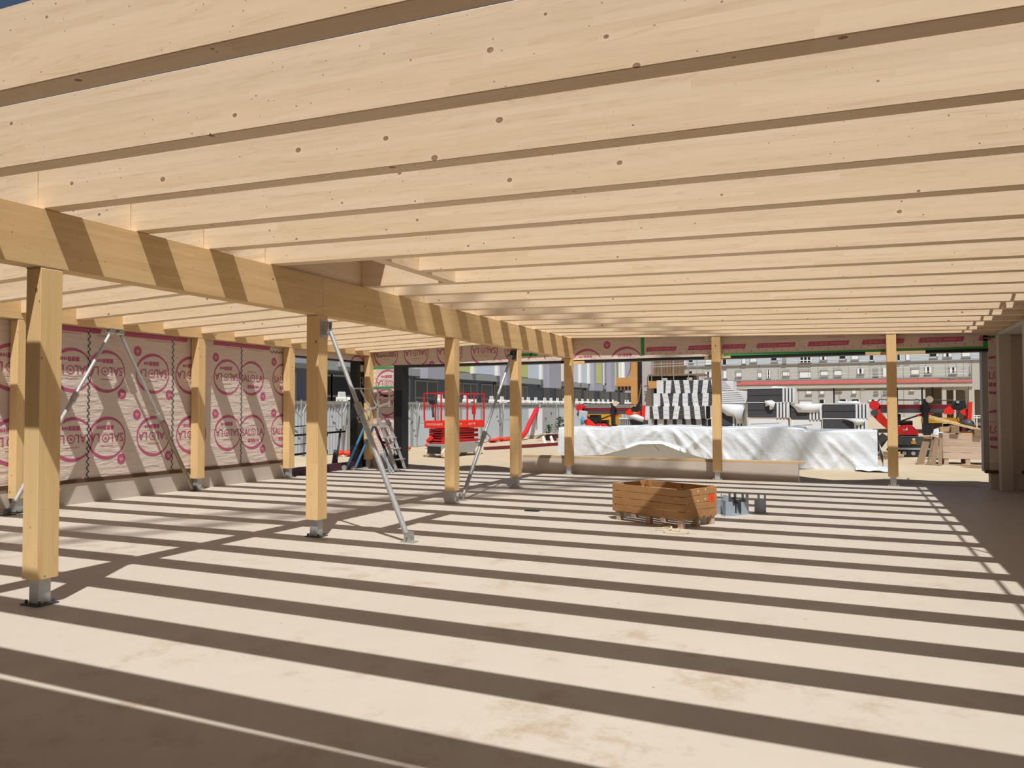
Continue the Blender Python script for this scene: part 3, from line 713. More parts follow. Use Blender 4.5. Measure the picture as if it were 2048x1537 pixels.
# ------------------------------------------------------------------ tarpaulin over a stack of packs
def tarp():
    random.seed(8)
    X0, X1, YF, YB, ZT = -8.75, .72, 23.72, 25.55, .98
    B('wrapped_stack', 'wrap', (X0 + .1, -3.4, YF + .12, YB - .1, -.2, ZT - .06), (-3.38, X1 - .08, YF + .12, YB - .1, -.2, ZT - .06))
    o = bpy.data.objects['wrapped_stack']; tag(o, 'low white wrapped stack mostly hidden beneath the tarpaulin', 'stack')
    fold = [(random.uniform(X0, X1), random.uniform(.05, .16), random.uniform(-1.2, 1.2), random.uniform(.008, .03)) for _ in range(80)]
    def hem(x):
        pts = [(-9, .0), (-8.0, .02), (-7.2, .08), (-6.4, .30), (-6.0, .44), (-5.3, .46), (-4.9, .30), (-4.2, .08), (-3.6, -.05), (-3.0, -.14), (-2, -.19), (1.2, -.19)]
        for (a, b), (c, d) in zip(pts, pts[1:]):
            if x <= c: return b + (d - b) * max(0, (x - a)) / (c - a)
        return -.19
    def top(x): return ZT + (-.07 if x > -1.2 else 0) + (-.06 if x < -7 else 0) + .025 * math.sin(x * 2.1) + (.03 if -7 < x < -6.2 else 0)
    nx, na, nb = 190, 8, 26; vs = []
    for i in range(nx + 1):
        x = X0 + (X1 - X0) * i / nx; zt = top(x); zb = hem(x)
        for j in range(na):
            t = j / na; vs.append((x, YB + (YF - YB) * t, zt + .015 * math.sin(x * 5 + j * 1.3) - .05 * (1 - t) * (x > -1)))
        for j in range(nb + 1):
            t = j / nb; z = zt + (zb - zt) * t; y = YF - .05 * math.sin(t * math.pi) - .30 * max(0, (t - .62)) ** 1.2 * (1 if x > -3.6 else .35)
            for fx, wd, sl, am in fold:
                u = (x - fx - sl * t) / wd
                if abs(u) < 2.2: y -= am * math.exp(-u * u * 1.6) * min(1, t * 3.5)
            y -= .02 * math.sin(x * 9 + 6 * t) * t
            if t > .85 and -6.5 < x < -4.6: y -= .10 * (t - .85) / .15
            vs.append((x, y, z))
    n = na + nb + 1
    m = MB(); m.add(vs, [(i * n + j, (i + 1) * n + j, (i + 1) * n + j + 1, i * n + j + 1) for i in range(nx) for j in range(n - 1)])
    # right hand end: hanging ruffled flap
    vs = []; ne = 30
    for i in range(ne + 1):
        t = i / ne
        for j in range(16):
            s = j / 15; y = YF + (YB - YF) * s; z = top(X1) - (top(X1) + .19) * t
            vs.append((X1 + .22 * t ** 1.2 + .035 * math.sin(s * 11 + t * 6) * t + .025 * math.sin(t * 12 + s * 4), y - .1 * t * (1 - s), z + .02 * math.sin(s * 23) * t))
    m.add(vs, [(i * 16 + j, (i + 1) * 16 + j, (i + 1) * 16 + j + 1, i * 16 + j + 1) for i in range(ne) for j in range(15)])
    # trailing corner on the ground
    vs = []
    for i in range(15):
        for j in range(8):
            vs.append((.15 + i * .075, 23.25 + j * .09 - .02 * i, -.16 + .03 * math.sin(i * 1.1 + j * .7) * .6 + .012 * j))
    m.add(vs, [(i * 8 + j, (i + 1) * 8 + j, (i + 1) * 8 + j + 1, i * 8 + j + 1) for i in range(14) for j in range(7)])
    o = m.build('tarpaulin', 'tarp', smooth=True, origin=(-4, 24, -.2))
    tag(o, 'long crumpled white tarpaulin draped over a low stack outside the back opening', 'tarpaulin')
    m = MB()
    for a, b in (((-5.55, 23.5, .44), (-5.35, 23.45, .25)), ((-3.95, 23.5, .06), (-3.9, 23.45, -.12)), ((-4.75, 23.55, .33), (-4.7, 23.5, .22))): m.tube(a, b, .008, 5)
    WO[o.name] = V((-4, 24, -.2)); m.build('tie_cord', 'black', o)
tarp()

# ------------------------------------------------------------------ wrapped packs stacked behind the tarpaulin
def pack(label, x0, x1, y0, y1, z0, z1, style, group='wrapped insulation packs behind the tarpaulin', cap=0):
    """style: 's' striped film, 'd' dark boards with a striped film end, 'w' white film"""
    e = empty('insulation_pack', ((x0 + x1) / 2, (y0 + y1) / 2, z0), label, 'pack', group)
    core = 'board' if style in 'sd' else 'wrap'
    B('boards', core, (x0, x1, y0, y1, z0 + .01, z1 - .01), parent=e, bevel=.02)
    random.seed(int((x0 + z0) * 100))
    if style == 's':
        n = max(3, int((x1 - x0) / .42)); m = MB(); p = (x1 - x0) / n
        for i in range(n + 1):
            a = x0 + i * p - .02; sk = random.uniform(-.06, .07); wd = p * random.uniform(.52, .62)
            q = [(a + sk, z1 + .005), (a + wd + sk, z1 + .005), (a + wd - sk, z0), (a - sk, z0)]
            q = [(min(max(u, x0 - .015), x1 + .015), v_) for u, v_ in q]
            m.prism(q, 'y', y0 - .02, y0 + .01); m.box(min(max(a + sk, x0), x1), min(a + wd + sk, x1), y0 - .01, y1, z1 - .012, z1 + .006)
        m.build('film_wrap', 'wrapgrey' if cap else 'wrap', e)  # cap swaps in greyer film, shade put into the colour
        m = MB(); m.box(x0 - .02, x0 + .30, y0 - .028, y1, z0 + .0, z1 + .01); m.build('end_wrap', 'wrap', e)
        m = MB()
        for i in range(1, 3): zz = z0 + (z1 - z0) * i / 3; m.box(x0, x1, y0 - .024, y0 - .021, zz - .004, zz + .004)
        m.build('seam_lines', 'grey', e)
    if style == 'd':
        m = MB(); a = x1 - .50
        for i in range(4):
            m.prism([(a + i * .135, z1 + .005), (a + i * .135 + .085, z1 + .005), (a + i * .135 + .075, z0), (a + i * .135 + .0, z0)], 'y', y0 - .02, y0 + .01)
        m.build('film_wrap', 'wrap', e)
        m = MB(); m.box(x0 - .005, x1 + .02, y0 - .015, y1 + .01, z1 - .012, z1 + .02); m.box(x1 - .01, x1 + .02, y0 - .012, y1, z0, z1); m.build('end_wrap', 'wrap', e)
        m = MB(); m.box(x0, x1 - .5, y0 - .008, y0 - .0, (z0 + z1) / 2 - .008, (z0 + z1) / 2 + .008); m.build('joint', 'black', e)
    if style == 'w':
        m = MB()
        for i in range(5): zz = z0 + (z1 - z0) * (.15 + .16 * i); m.prism([(x0 + .1, zz), (x1 - .1 - .06 * i, zz + .06), (x1 - .12 - .06 * i, zz + .085), (x0 + .1, zz + .03)], 'y', y0 - .012, y0)
        m.build('printed_marks', 'wrapgrey', e)
    return e
pk = pack
pk('striped pack on top of the left hand pile, highest of its pile', -8.30, -5.74, 36, 37.2, 2.24, 2.85, 's')
pk('striped pack in the middle of the left hand pile, half in shade', -8.46, -5.72, 36, 37.2, 1.64, 2.235, 's')
pk('striped pack of the left hand pile with a long white end, below the middle one', -8.95, -6.04, 35.9, 37.2, 1.03, 1.635, 's')
pk('lowest striped pack of the left hand pile, just above the tarpaulin', -8.30, -6.0, 36.05, 37.2, -.2, 1.02, 's', cap=1)  # film coloured greyer to stand for the shade on this pack
pk('pale pack beside the left pile right of the timber post, topmost', -5.66, -4.80, 36, 37.1, 2.33, 2.78, 'w')
pk('white printed pack under the topmost one right of the timber post', -5.66, -4.2, 36, 37.1, 1.74, 2.32, 'w')
pk('grey and white pack under the draped cloth right of the timber post', -5.66, -4.35, 36.05, 37.1, -.2, 1.73, 'd')
pk('dark board pack with striped end, top of the tall middle pile', -4.08, -2.11, 35, 36.1, 1.79, 2.40, 'd')
pk('dark board pack with striped end, middle of the tall middle pile', -4.08, -2.36, 35.02, 36.1, 1.12, 1.78, 'd')
pk('pack wrapped in white film at the foot of the tall middle pile', -4.06, -2.4, 35.05, 36.1, -.2, 1.11, 'w')
pk('dark board pack with torn white film, between the middle and right piles', -2.30, -1.04, 35.1, 36.2, 1.04, 1.70, 'd')
pk('pale grey pack below the torn film pack', -2.30, -1.08, 35.12, 36.2, -.2, 1.03, 'w')
pk('long dark board pack with striped end, top of the right hand pile', -1.0, .76, 35, 36.1, 1.09, 1.70, 'd')
pk('long dark board pack at the foot of the right hand pile', -1.02, .70, 35.02, 36.1, -.2, 1.08, 'd')
def cloth(name, label, pts, y, mt='wrap', group='loose film scraps on the packs'):
    """a sagging loose sheet: outline in x,z hung at y"""
    xs = [p[0] for p in pts]; m = MB(); n = len(pts); cx = sum(xs) / n; cz = sum(p[1] for p in pts) / n
    vs = [(cx, y - .16, cz)] + [(a, y - .03 - .05 * (i % 2), b) for i, (a, b) in enumerate(pts)] + [(a, y - .01, b) for a, b in pts]
    fs = [(0, 1 + i, 1 + (i + 1) % n) for i in range(n)] + [(1 + i, 1 + n + i, 1 + n + (i + 1) % n, 1 + (i + 1) % n) for i in range(n)] + [tuple(range(2 * n, n, -1))]
    m.add(vs, fs); tag(m.build(name, mt, smooth=True), label, 'film', group)
cloth('loose_film', 'white cloth sagging from the packs just right of the timber post', [(-5.4, 1.75), (-4.45, 1.70), (-4.3, 1.45), (-4.4, .85), (-4.62, .82), (-4.7, 1.12), (-5.1, 1.2), (-5.4, 1.45)], 36)
cloth('loose_film', 'crumpled white scrap of film stuck on the tall middle pile', [(-3.35, 1.86), (-3.05, 1.88), (-2.9, 1.78), (-3.0, 1.5), (-3.15, 1.45), (-3.15, 1.66), (-3.32, 1.6)], 35)
cloth('loose_film', 'white film hanging over the top of the torn pack between the piles', [(-2.35, 1.72), (-1.1, 1.72), (-1.15, 1.34), (-2.0, 1.35), (-2.15, 1.55)], 35.1)
cloth('loose_film', 'white film tail at the foot of the right hand pile', [(-.25, 1.08), (.62, 1.06), (.55, .86), (.3, .82), (.1, .98)], 35)
cloth('loose_film', 'white film crest on top of the right hand pile', [(-.6, 1.72), (-.35, 1.83), (0, 1.80), (.3, 1.84), (.55, 1.72)], 35.6)
cloth('loose_film', 'white film crest on top of the tall middle pile', [(-3.3, 2.41), (-3.0, 2.5), (-2.6, 2.46), (-2.3, 2.41)], 35.6)
e = empty('panel_bundle', (-7.75, 29.3, -.2), 'small bundle of upright grey panels with white edges behind the tarpaulin', 'panels')
for i in range(7):
    a = -8.18 + i * .075; B('panel', 'grey' if i < 6 else 'board', (a, a + .05, 29, 29.8, -.2, 1.2 - .012 * i), parent=e)
B('front_panel', 'board', (-7.68, -7.25, 29, 29.8, -.2, 1.08), parent=e); B('edge_strip', 'wrap', (-8.2, -7.25, 28.98, 29.0, 1.13, 1.19), parent=e)
cloth('loose_film', 'white sheet bunched over the small grey panel bundle', [(-7.9, 1.25), (-7.5, 1.32), (-7.2, 1.2), (-7.25, 1.02), (-7.6, 1.12)], 29.0)

# ------------------------------------------------------------------ tracked mini cranes
def crane():
    e = empty('mini_crane', (2.1, 31.2, -.2), 'red tracked mini crane right of the tarpaulin, seen past the right hand post', 'crane', 'red tracked mini cranes')
    Y0, Y1 = 30.7, 31.7
    for y in (Y0, Y1 - .25):
        m = MB(); pts = [(1.25, .0), (1.4, .2), (2.75, .2), (2.95, .02), (2.8, -.2), (1.4, -.2)]
        m.prism(pts, 'y', y, y + .25); t = m.build('track', 'rubber', e, bevel=.02)
        m = MB()
        for i in range(5): m.tube((1.5 + i * .29, y - .02, -.08), (1.5 + i * .29, y + .02, -.08), .07, 10)
        m.box(1.45, 2.75, y - .015, y, .05, .12); m.build('roller', 'grey', t)
    m = MB(); m.prism([(1.45, .2), (2.62, .2), (2.7, .35), (2.55, .53), (1.7, .55), (1.45, .45)], 'y', 30.72, 31.6); m.build('chassis', 'darkgrey', e, bevel=.03)
    B('warning_label', 'yellow', (2.02, 2.17, 30.7, 30.72, .26, .36), parent=e)
    m = MB(); m.disc((2.1, 30.71, .42), (0, 1, 0), .05, .02); m.build('round_label', 'offwhite', e)
    m = MB(); m.prism([(1.55, .58), (2.25, .56), (2.25, .72), (2.05, .93), (1.75, .92), (1.55, .76)], 'y', 30.75, 31.5); m.build('bonnet', 'red', e, bevel=.02)
    m = MB(); m.prism([(1.84, .74), (1.9, .86), (1.92, .74)], 'y', 30.74, 30.75); m.prism([(1.75, .745), (1.83, .745), (1.85, .765), (1.77, .765)], 'y', 30.74, 30.75); m.build('white_badge', 'white', e)
    m = MB(); m.box(1.3, 1.72, 30.95, 31.5, .92, 1.32); m.box(1.72, 2.1, 31.0, 31.5, .9, 1.08); m.build('engine_cover', 'black', e, bevel=.03)
    m = MB(); m.bar((1.2, 30.9, .55), (.78, 30.9, .15), .2, .25); m.bar((1.25, 31.5, .5), (.85, 31.7, -.1), .15, .2); m.build('rear_outrigger', 'darkgrey', e)
    m = MB(); m.prism([(.80, 1.42), (.98, 1.52), (1.25, 1.15), (1.72, .80), (1.66, .62), (1.35, .68), (1.0, 1.02), (.82, 1.22)], 'y', 30.85, 31.25); m.build('knuckle_arm', 'brightred', e, bevel=.015)
    m = MB(); m.tube((.86, 30.82, 1.64), (.86, 31.28, 1.64), .17, 20); m.box(.8, 1.05, 30.9, 31.2, 1.35, 1.7); m.build('pivot_head', 'red', e)
    m = MB(); m.tube((.86, 30.80, 1.36), (.86, 31.3, 1.36), .12, 16); m.build('pivot_drum', 'darkgrey', e)
    m = MB(); m.box(.95, 3.45, 30.9, 31.2, 1.50, 1.66); m.build('boom', 'darkred', e, bevel=.01)
    m = MB(); m.box(1.0, 3.30, 30.88, 31.22, 1.36, 1.50); m.build('boom_rail', 'darkgrey', e, bevel=.01)
    m = MB(); m.path([(.95, 30.95, 1.76), (1.05, 30.95, 1.86), (1.4, 30.95, 1.83), (2.4, 30.95, 1.82), (3.4, 30.95, 1.80)], .022, 6); m.build('hose', 'black', e)
    m = MB(); m.tube((1.75, 30.9, 1.08), (2.35, 30.9, 1.30), .03, 8); m.tube((2.3, 30.9, 1.28), (2.7, 30.9, 1.38), .045, 8); m.build('ram', 'black', e)
    m = MB(); m.prism([(2.20, 1.30), (2.75, 1.36), (2.6, 1.24), (2.25, 1.24)], 'y', 30.86, 30.95); m.build('ram_bracket', 'red', e)
    m = MB(); m.bar((2.49, 30.8, -.1), (2.5, 30.8, 1.86), .17, .16, up=(1, 0, 0)); m.bar((2.62, 30.78, .1), (2.62, 30.78, .9), .08, .08); m.build('outrigger_leg', 'black', e)
    m = MB(); m.disc((2.62, 30.72, 1.84), (0, 1, .1), .12, .05, 20); m.build('foot_pad', 'offwhite', e)
    m = MB(); m.prism([(3.25, 1.5), (3.45, 1.8), (3.72, 1.82), (3.78, 1.55), (3.55, 1.45)], 'y', 30.85, 31.25); m.build('boom_head', 'black', e, bevel=.02)
    m = MB(); m.disc((3.5, 30.83, 1.74), (0, 1, 0), .05, .03); m.build('pulley', 'alu', e)
    m = MB(); m.prism([(3.05, 1.45), (3.25, 1.62), (3.42, 1.4), (3.3, 1.3), (3.08, 1.32)], 'y', 30.84, 30.9); m.prism([(3.55, 1.4), (3.72, 1.52), (3.74, 1.25)], 'y', 30.84, 30.9); m.build('head_plate', 'brightred', e)
    m = MB(); m.prism([(3.82, 1.74), (3.95, 1.76), (3.88, .5), (3.74, .5)], 'y', 30.85, 31.0); m.build('front_strut', 'brightred', e, bevel=.01)
    m = MB(); m.prism([(3.72, 1.5), (3.8, 1.5), (3.72, .5), (3.58, .5)], 'y', 30.9, 31.1); m.build('inner_strut', 'darkred', e)
    m = MB(); m.path([(3.55, 30.86, 1.4), (3.45, 30.86, 1.2), (3.52, 30.86, 1.02), (3.62, 30.86, 1.15)], .018, 6); m.build('hook', 'black', e)
    return e
cr = crane()
copy_tree(cr, (-12.32, 3.0, -.08), 'red tracked mini crane beyond the left end of the tarpaulin, half hidden by it')
tag(B('skip_container', 'yellow', (-13.9, -12.3, 42, 44, -.2, 1.45)), 'yellow container behind the left hand crane', 'container')
m = MB(); m.blob((-11.2, 33.5, .95), .09, .09, .16, 10); m.blob((-11.2, 33.5, 1.12), .05, .05, .05, 8); tag(m.build('water_bottle', 'blue', smooth=True), 'blue bottle standing by the left hand crane', 'bottle')
m = MB(); m.prism([(-11.45, 1.02), (-11.05, 1.0), (-11.0, 1.4), (-11.4, 1.46)], 'y', 33.6, 33.75); tag(m.build('seat_shell', 'wrapgrey', bevel=.03), 'pale grey seat shell beside the left hand crane arm', 'seat')

# ------------------------------------------------------------------ scissor lift
def lift():
    O = V((-13.25, 23.97, -.2)); ang = math.atan2(-.27, .963)   # local X = width (to the right), local Y = length
    e = empty('scissor_lift', O, 'red scissor lift standing outside beyond the opening, behind a ridge post', 'lift')
    def part(name, mt, fn, par=e, bevel=0):
        m = MB(); fn(m)
        m.v = [V((a.x + O.x, a.y + O.y, a.z)) for a in m.v]; m.rot(O, ang); return m.build(name, mt, par, bevel=bevel)
    L, Wd = 2.15, .86
    part('chassis', 'galvdull', lambda m: (m.box(-Wd + .06, -.06, .02, L - .02, -.02, .30), m.box(-.06, -.02, .2, L - .2, -.05, .34)), bevel=.02)
    part('front_panel', 'black', lambda m: m.box(-Wd + .1, -.1, -.01, .02, -.06, .2))
    part('yellow_label', 'yellow', lambda m: (m.box(-.022, -.012, .34, .46, .0, .16)))
    part('pink_label', 'white', lambda m: (m.box(-.022, -.012, .2, .42, .18, .27)))
    for x in (-Wd, -.14):
        for y in (.18, L - .22):
            part('wheel', 'offwhite', lambda m: m.tube((x, y, -.03), (x + .14, y, -.03), .17, 18), bevel=.015)
    for i in range(6):
        z = .34 + i * .092
        part('scissor_arm', 'red', lambda m: (m.bar((-Wd + .12, .1 + .02 * (i % 2), z), (-Wd + .12, L - .12, z + .03 * (-1) ** i), .05, .085), m.bar((-.14, .1 + .02 * (i % 2), z), (-.14, L - .12, z + .03 * (-1) ** i), .05, .085), m.bar((-Wd + .1, .1, z), (-.12, .1, z), .05, .05)))
    part('lift_core', 'darkred', lambda m: m.box(-Wd + .2, -.2, .2, L - .25, .3, .84))
    part('ram', 'brightred', lambda m: (m.tube((-Wd + .05, .05, .38), (-Wd + .25, .05, .52), .07, 12), m.tube((-Wd + .25, -.0, .5), (-Wd + .25, .06, .5), .09, 12)))
    part('platform', 'brightred', lambda m: (m.box(-Wd - .0, .02, -.08, L + .1, .86, 1.13)), bevel=.015)
    def letters():
        m = MB(); R = Matrix.Rotation(ang, 3, 'Z')
        s = Sheet(m, O + R @ V((-Wd / 2, -.08, 1.205)), R @ V((1, 0, 0)), (0, 0, 1), R @ V((0, -1, 0)), (-.5, .9, -.3, .3)); s.text('>LOXAM', (.10, 0), .085, 0, lift=.006, width=.80)
        m.build('lettering', 'white', e); m = MB()
        s = Sheet(m, O + R @ V((.02, L / 2, 1.205)), R @ V((0, 1, 0)), (0, 0, 1), R @ V((1, 0, 0)), (-1.2, 1.2, -.3, .3)); s.text('LOXAM', (-.35, 0), .075, 0, width=.5, lift=.006); s.text('019', (.45, 0), .075, 0, width=.36, lift=.006)
        m.build('lettering', 'white', e)
    letters()
    def rails(m):
        z0, z1 = 1.13, 2.12; c = [(-Wd, -.06), (0, -.06), (0, L + .08), (-Wd, L + .08)]
        for i, p in enumerate(c):
            q = c[(i + 1) % 4]
            for z in (z1, (z0 + z1) / 2 + .03): m.bar((*p, z), (*q, z), .038, .038)
            m.bar((*p, z0), (*p, z1), .045, .045)
        for y in (.5, L * .78): m.bar((0, y, z0), (0, y, z1), .04, .04); m.bar((-Wd, y, z0), (-Wd, y, z1), .04, .04)
        m.bar((-.0, .5, 1.7), (-.0, .5, 1.2), .08, .06)
    part('guard_rail', 'red', rails)
    part('control_box', 'darkgrey', lambda m: (m.box(-Wd + .12, -Wd + .4, .06, .2, 1.72, 1.98), m.bar((-Wd + .26, .1, 1.72), (-Wd + .3, .1, 1.25), .07, .05)))
    part('manual_box', 'red', lambda m: m.box(.0, .05, L * .72, L * .8, 1.35, 1.65))
lift()

# ------------------------------------------------------------------ timber waste crate on the right
def waste_crate():
    e = empty('timber_crate', (3.6, 27.3, -.2), 'grey weathered pallet crate heaped with timber offcuts outside on the right', 'crate')
    x0, x1, y0, y1 = 2.62, 4.6, 26.8, 27.9
    for i in range(4):
        z = .0 + i * .19; timber('front_board', (x0, y0, z), (x1, y0, z), .03, .18, 'greywood', e); timber('back_board', (x0, y1, z), (x1, y1, z), .03, .18, 'greywood', e); timber('end_board', (x0 + .02, y0, z), (x0 + .02, y1, z), .03, .18, 'greywood', e)
    for x in (x0 + .03, x0 + .6, x0 + 1.2, x1 - .15):
        for y in (y0, y1 - .12): B('foot_block', 'greywood', (x, x + .12, y, y + .12, -.2, 0), parent=e)
    B('base_board', 'greywood', (x0, x1, y0 + .01, y0 + .1, -.2, -.175), parent=e)
    B('bottom_deck', 'greywood', (x0, x1, y0, y1, -.005, .012), parent=e)
waste_crate()
offs = [((2.55, 26.9, .80), (3.0, 27.0, .82), .12, .16, 'plank', 'short brown beam end over the left corner of the waste crate'),
        ((2.95, 26.7, .78), (2.98, 27.6, .80), .22, .20, 'oldwood', 'square beam end pointing at the camera on the waste crate'),
        ((2.45, 27.2, 1.16), (3.8, 26.8, .80), .09, .07, 'post', 'long pale batten lying slanted over the waste crate'),
        ((2.3, 27.4, 1.22), (3.1, 27.1, .98), .05, .10, 'post', 'pale batten end sticking up at the left of the heap'),
        ((3.55, 26.7, .70), (3.57, 27.6, .74), .20, .20, 'oldwood', 'dark square beam end in the middle right of the heap'),
        ((3.0, 27.1, .74), (3.7, 27.0, .74), .12, .08, 'plank', 'brown plank lying flat in the heap'),
        ((3.1, 26.85, .735), (3.45, 26.85, .735), .08, .05, 'formply', 'small orange brown offcut in the heap'),
        ((3.75, 26.9, .74), (4.1, 27.0, .78), .12, .07, 'post', 'pale offcut at the right of the heap'),
        ((3.9, 27.0, .735), (4.5, 27.1, .735), .14, .07, 'plank', 'brown plank at the far right of the heap'),
        ((4.05, 26.75, .70), (4.07, 27.4, .74), .18, .18, 'oldwood', 'dark beam end at the far right of the heap')]
for p, q, w_, h_, mt, lab in offs: tag(timber('timber_offcut', p, q, w_, h_, mt), lab, 'timber offcut', 'offcuts heaped in the waste crate')
tag(B('orange_offcut', 'orange', (3.85, 4.02, 26.76, 26.85, .735, .80)), 'bright orange block in the heap of offcuts', 'block')
for i, (xa, xb_, w_) in enumerate(((1.96, 2.20, .20), (2.17, 2.36, .06), (2.30, 2.46, .15), (2.49, 2.56, .10))):
    o = timber('leaning_board', (xa, 26.5 - .05 * i, -.2), (xb_, 26.72 - .045 * i, .66 - .01 * i), w_, .035, 'oldwood', up=(0, -1, 0))
    tag(o, 'dark board leaning on the left end of the waste crate, %s from the left' % ORD[i], 'board', 'boards leaning on the waste crate')
tag(timber('leaning_board', (1.95, 26.6, .66), (2.5, 26.6, .68), .05, .04, 'plank'), 'short pale board lying across the tops of the leaning boards', 'board')
tag(timber('ground_plank', (3.05, 26.1, -.17), (3.75, 25.6, -.18), .2, .06, 'plank'), 'short thick plank on the ground before the waste crate', 'plank')
for i, (x, y, z, lb) in enumerate(((.75, 29.4, -.2, 'lower'), (.95, 29.4, -.12, 'middle'), (.85, 29.45, -.04, 'upper'))):
    tag(timber('timber_beam', (x, y, z), (x + .75, y, z), .16, .075, 'plank'), '%s of the stacked beams on the ground left of the right hand crane' % lb, 'beam', 'beams beside the crane')
def trolley():
    e = empty('guard_barrier', (4.1, 30, -.2), 'white tubular barrier frame behind the waste crate at the right edge of the opening', 'barrier')
    for x in (3.95, 4.28, 4.6):
        m = MB(); m.tube((x, 30, -.2), (x, 30, 1.27), .02, 8); m.build('upright', 'white', e)
    m = MB()
    for z in (1.27, 1.2, .82, .78): m.tube((3.85, 30, z), (4.65, 30, z), .018, 8)
    m.build('rail', 'white', e)
trolley()
m = MB(); m.blob((3.72, 30.2, .98), .2, .2, .17, 12); m.box(3.65, 3.8, 30.1, 30.3, .3, .85); tag(m.build('mixer_drum', 'darkgrey', smooth=True), 'dark round drum beside the white barrier frame', 'drum')
m = MB(); m.box(3.6, 3.85, 30.3, 30.5, -.2, .7); tag(m.build('jack_body', 'darkred'), 'dark red machine body under the round drum', 'machine')
tag(B('trestle_beam', 'yellow', (2.6, 3.9, 34, 34.1, .95, 1.15)), 'yellow beam lying behind the heap of offcuts', 'beam')
m = MB()
for i in range(3): m.tube((3.1, 31.5 - .02 * i, .72 + .09 * i), (4.3, 31.5, .66 + .09 * i), .07, 10)
tag(m.build('hose_roll', 'black', smooth=True), 'black roll of sheeting behind the heap of offcuts', 'roll')
m = MB(); m.blob((2.75, 29.5, .32), .22, .2, .53, 12, jit=.1); tag(m.build('white_bag', 'wrap', smooth=True), 'crumpled white bag between the crane and the waste crate', 'bag')

# ------------------------------------------------------------------ left yard: cabinet, hose, plants, debris
e = empty('site_cabinet', (-16.3, 42, -.2), 'white electrical cabinet standing before the metal hoarding', 'cabinet')
B('body', 'wrapgrey', (-16.9, -16.1, 40.9, 43.1, -.0, 1.52), parent=e); B('front_panel', 'wrap', (-16.92, -16.08, 40.86, 40.9, .0, 1.53), parent=e); B('stripe', 'grey', (-16.45, -16.38, 40.84, 40.86, .35, 1.5), parent=e)
B('plinth', 'concrete', (-16.95, -16.0, 40.85, 43.2, -.2, 0), parent=e)
m = MB()
for y, z in ((41.4, .9), (42.3, 1.2), (42.4, .5)): m.box(-16.1, -16.07, y, y + .08, z, z + .1)
m.build('lock', 'black', e)
m = MB(); m.path([(-16.4, 40.95, 1.50), (-16.42, 40.7, 1.42), (-16.4, 40.39, 1.18), (-16.4, 39.79, .76), (-16.4, 39.28, .3), (-16.4, 38.7, .0), (-16.4, 38.0, -.08)], .13, 10); tag(m.build('red_duct', 'red', smooth=True), 'thick red duct hose arching from the white cabinet to the ground', 'hose')
def plant(name, x, y, h, mt, n, r, label):
    random.seed(int(h * 100)); e = empty(name, (x, y, -.2), label, 'plant')
    m = MB(); m.tube((x, y, -.2), (x, y, -.2 + h * .9), .015, 6); m.build('stem', 'leaf', e)
    m = MB()
    for i in range(n):
        a = random.uniform(0, 6.28); t = random.uniform(.08, 1); rr = r * (1.1 - t * .8) * random.uniform(.3, 1); c = V((x + rr * math.cos(a), y + rr * math.sin(a), -.2 + h * t)); d = V((math.cos(a), math.sin(a), random.uniform(-.4, .6))) * .09; sx = V((-math.sin(a), math.cos(a), .2)) * .045
        m.add([c - d, c + sx, c + d, c - sx], [(0, 1, 2, 3)])
    m.build('foliage', mt, e)
plant('weed_plant', -15.2, 41.4, 1.25, 'leaf', 330, .6, 'tall dark green weeds before the hoarding, right of the cabinet')
plant('leafy_shrub', -14.5, 41.0, .75, 'lime', 420, .75, 'low yellow green shrub behind the ridge beam end post')
plant('weed_plant', -15.6, 40.6, .8, 'leaf', 160, .4, 'small dark weeds between the tall weeds and the yellow shrub')
random.seed(21)
for i, (x, y, L_, lab) in enumerate(((-17.3, 24.3, 1.5, 'far left'), (-17.2, 27.2, 1.2, 'just left of the corner post'), (-16.9, 30.3, 1.5, 'between the corner pier and the scissor lift'), (-16.9, 37.2, 3.0, 'right of the scissor lift'), (-15.0, 39.9, .8, 'beside the yellow green shrub'))):
    m = MB()
    for j in range(9):
        t = j / 8 - .5; m.blob((x + random.uniform(-.15, .15), y + t * L_, -.2 + random.uniform(.06, .16)), .16, L_ * .13, random.uniform(.06, .13), 10, jit=.14)
    tag(m.build('barrier_netting', 'redmesh', smooth=True), 'heap of red barrier netting by the hoarding, ' + lab, 'netting', 'heaps of red netting')
tag(timber('red_beam', (-14.0, 29.0, -.2), (-12.4, 34.4, -.2), .16, .14, 'darkred'), 'long dark red steel section on the ground right of the scissor lift', 'beam')
e = empty('debris_sledge', (-14.3, 38.9, -.2), 'low heap of boards and maroon panels before the cabinet', 'debris')
m = MB(); m.box(-15.0, -13.9, 38.6, 39.4, -.2, .12); m.build('maroon_panel', 'maroon', e)
m = MB(); m.bar((-15.4, 38.4, .12), (-13.9, 38.9, .26), .3, .04); m.bar((-15.6, 38.8, -.1), (-15.0, 38.5, .2), .2, .04); m.build('loose_boards', 'greywood', e)
m = MB(); m.prism([(-14.0, -.2), (-12.9, -.2), (-12.9, .02), (-14.0, -.02)], 'y', 37.6, 37.9); m.build('brick_block', 'plank', e)
for y, lab in ((34.0, 'left'), (34.25, 'right')):
    m = MB(); m.bar((-13.35 + (y - 34) * 1.2, y, .22), (-13.1 + (y - 34) * 1.2, y - .2, -.2), .12, .04, up=(0, 1, 0)); tag(m.build('white_board', 'white'), 'short white board standing before the debris, the %s one of two' % lab, 'board', 'white boards by the debris')

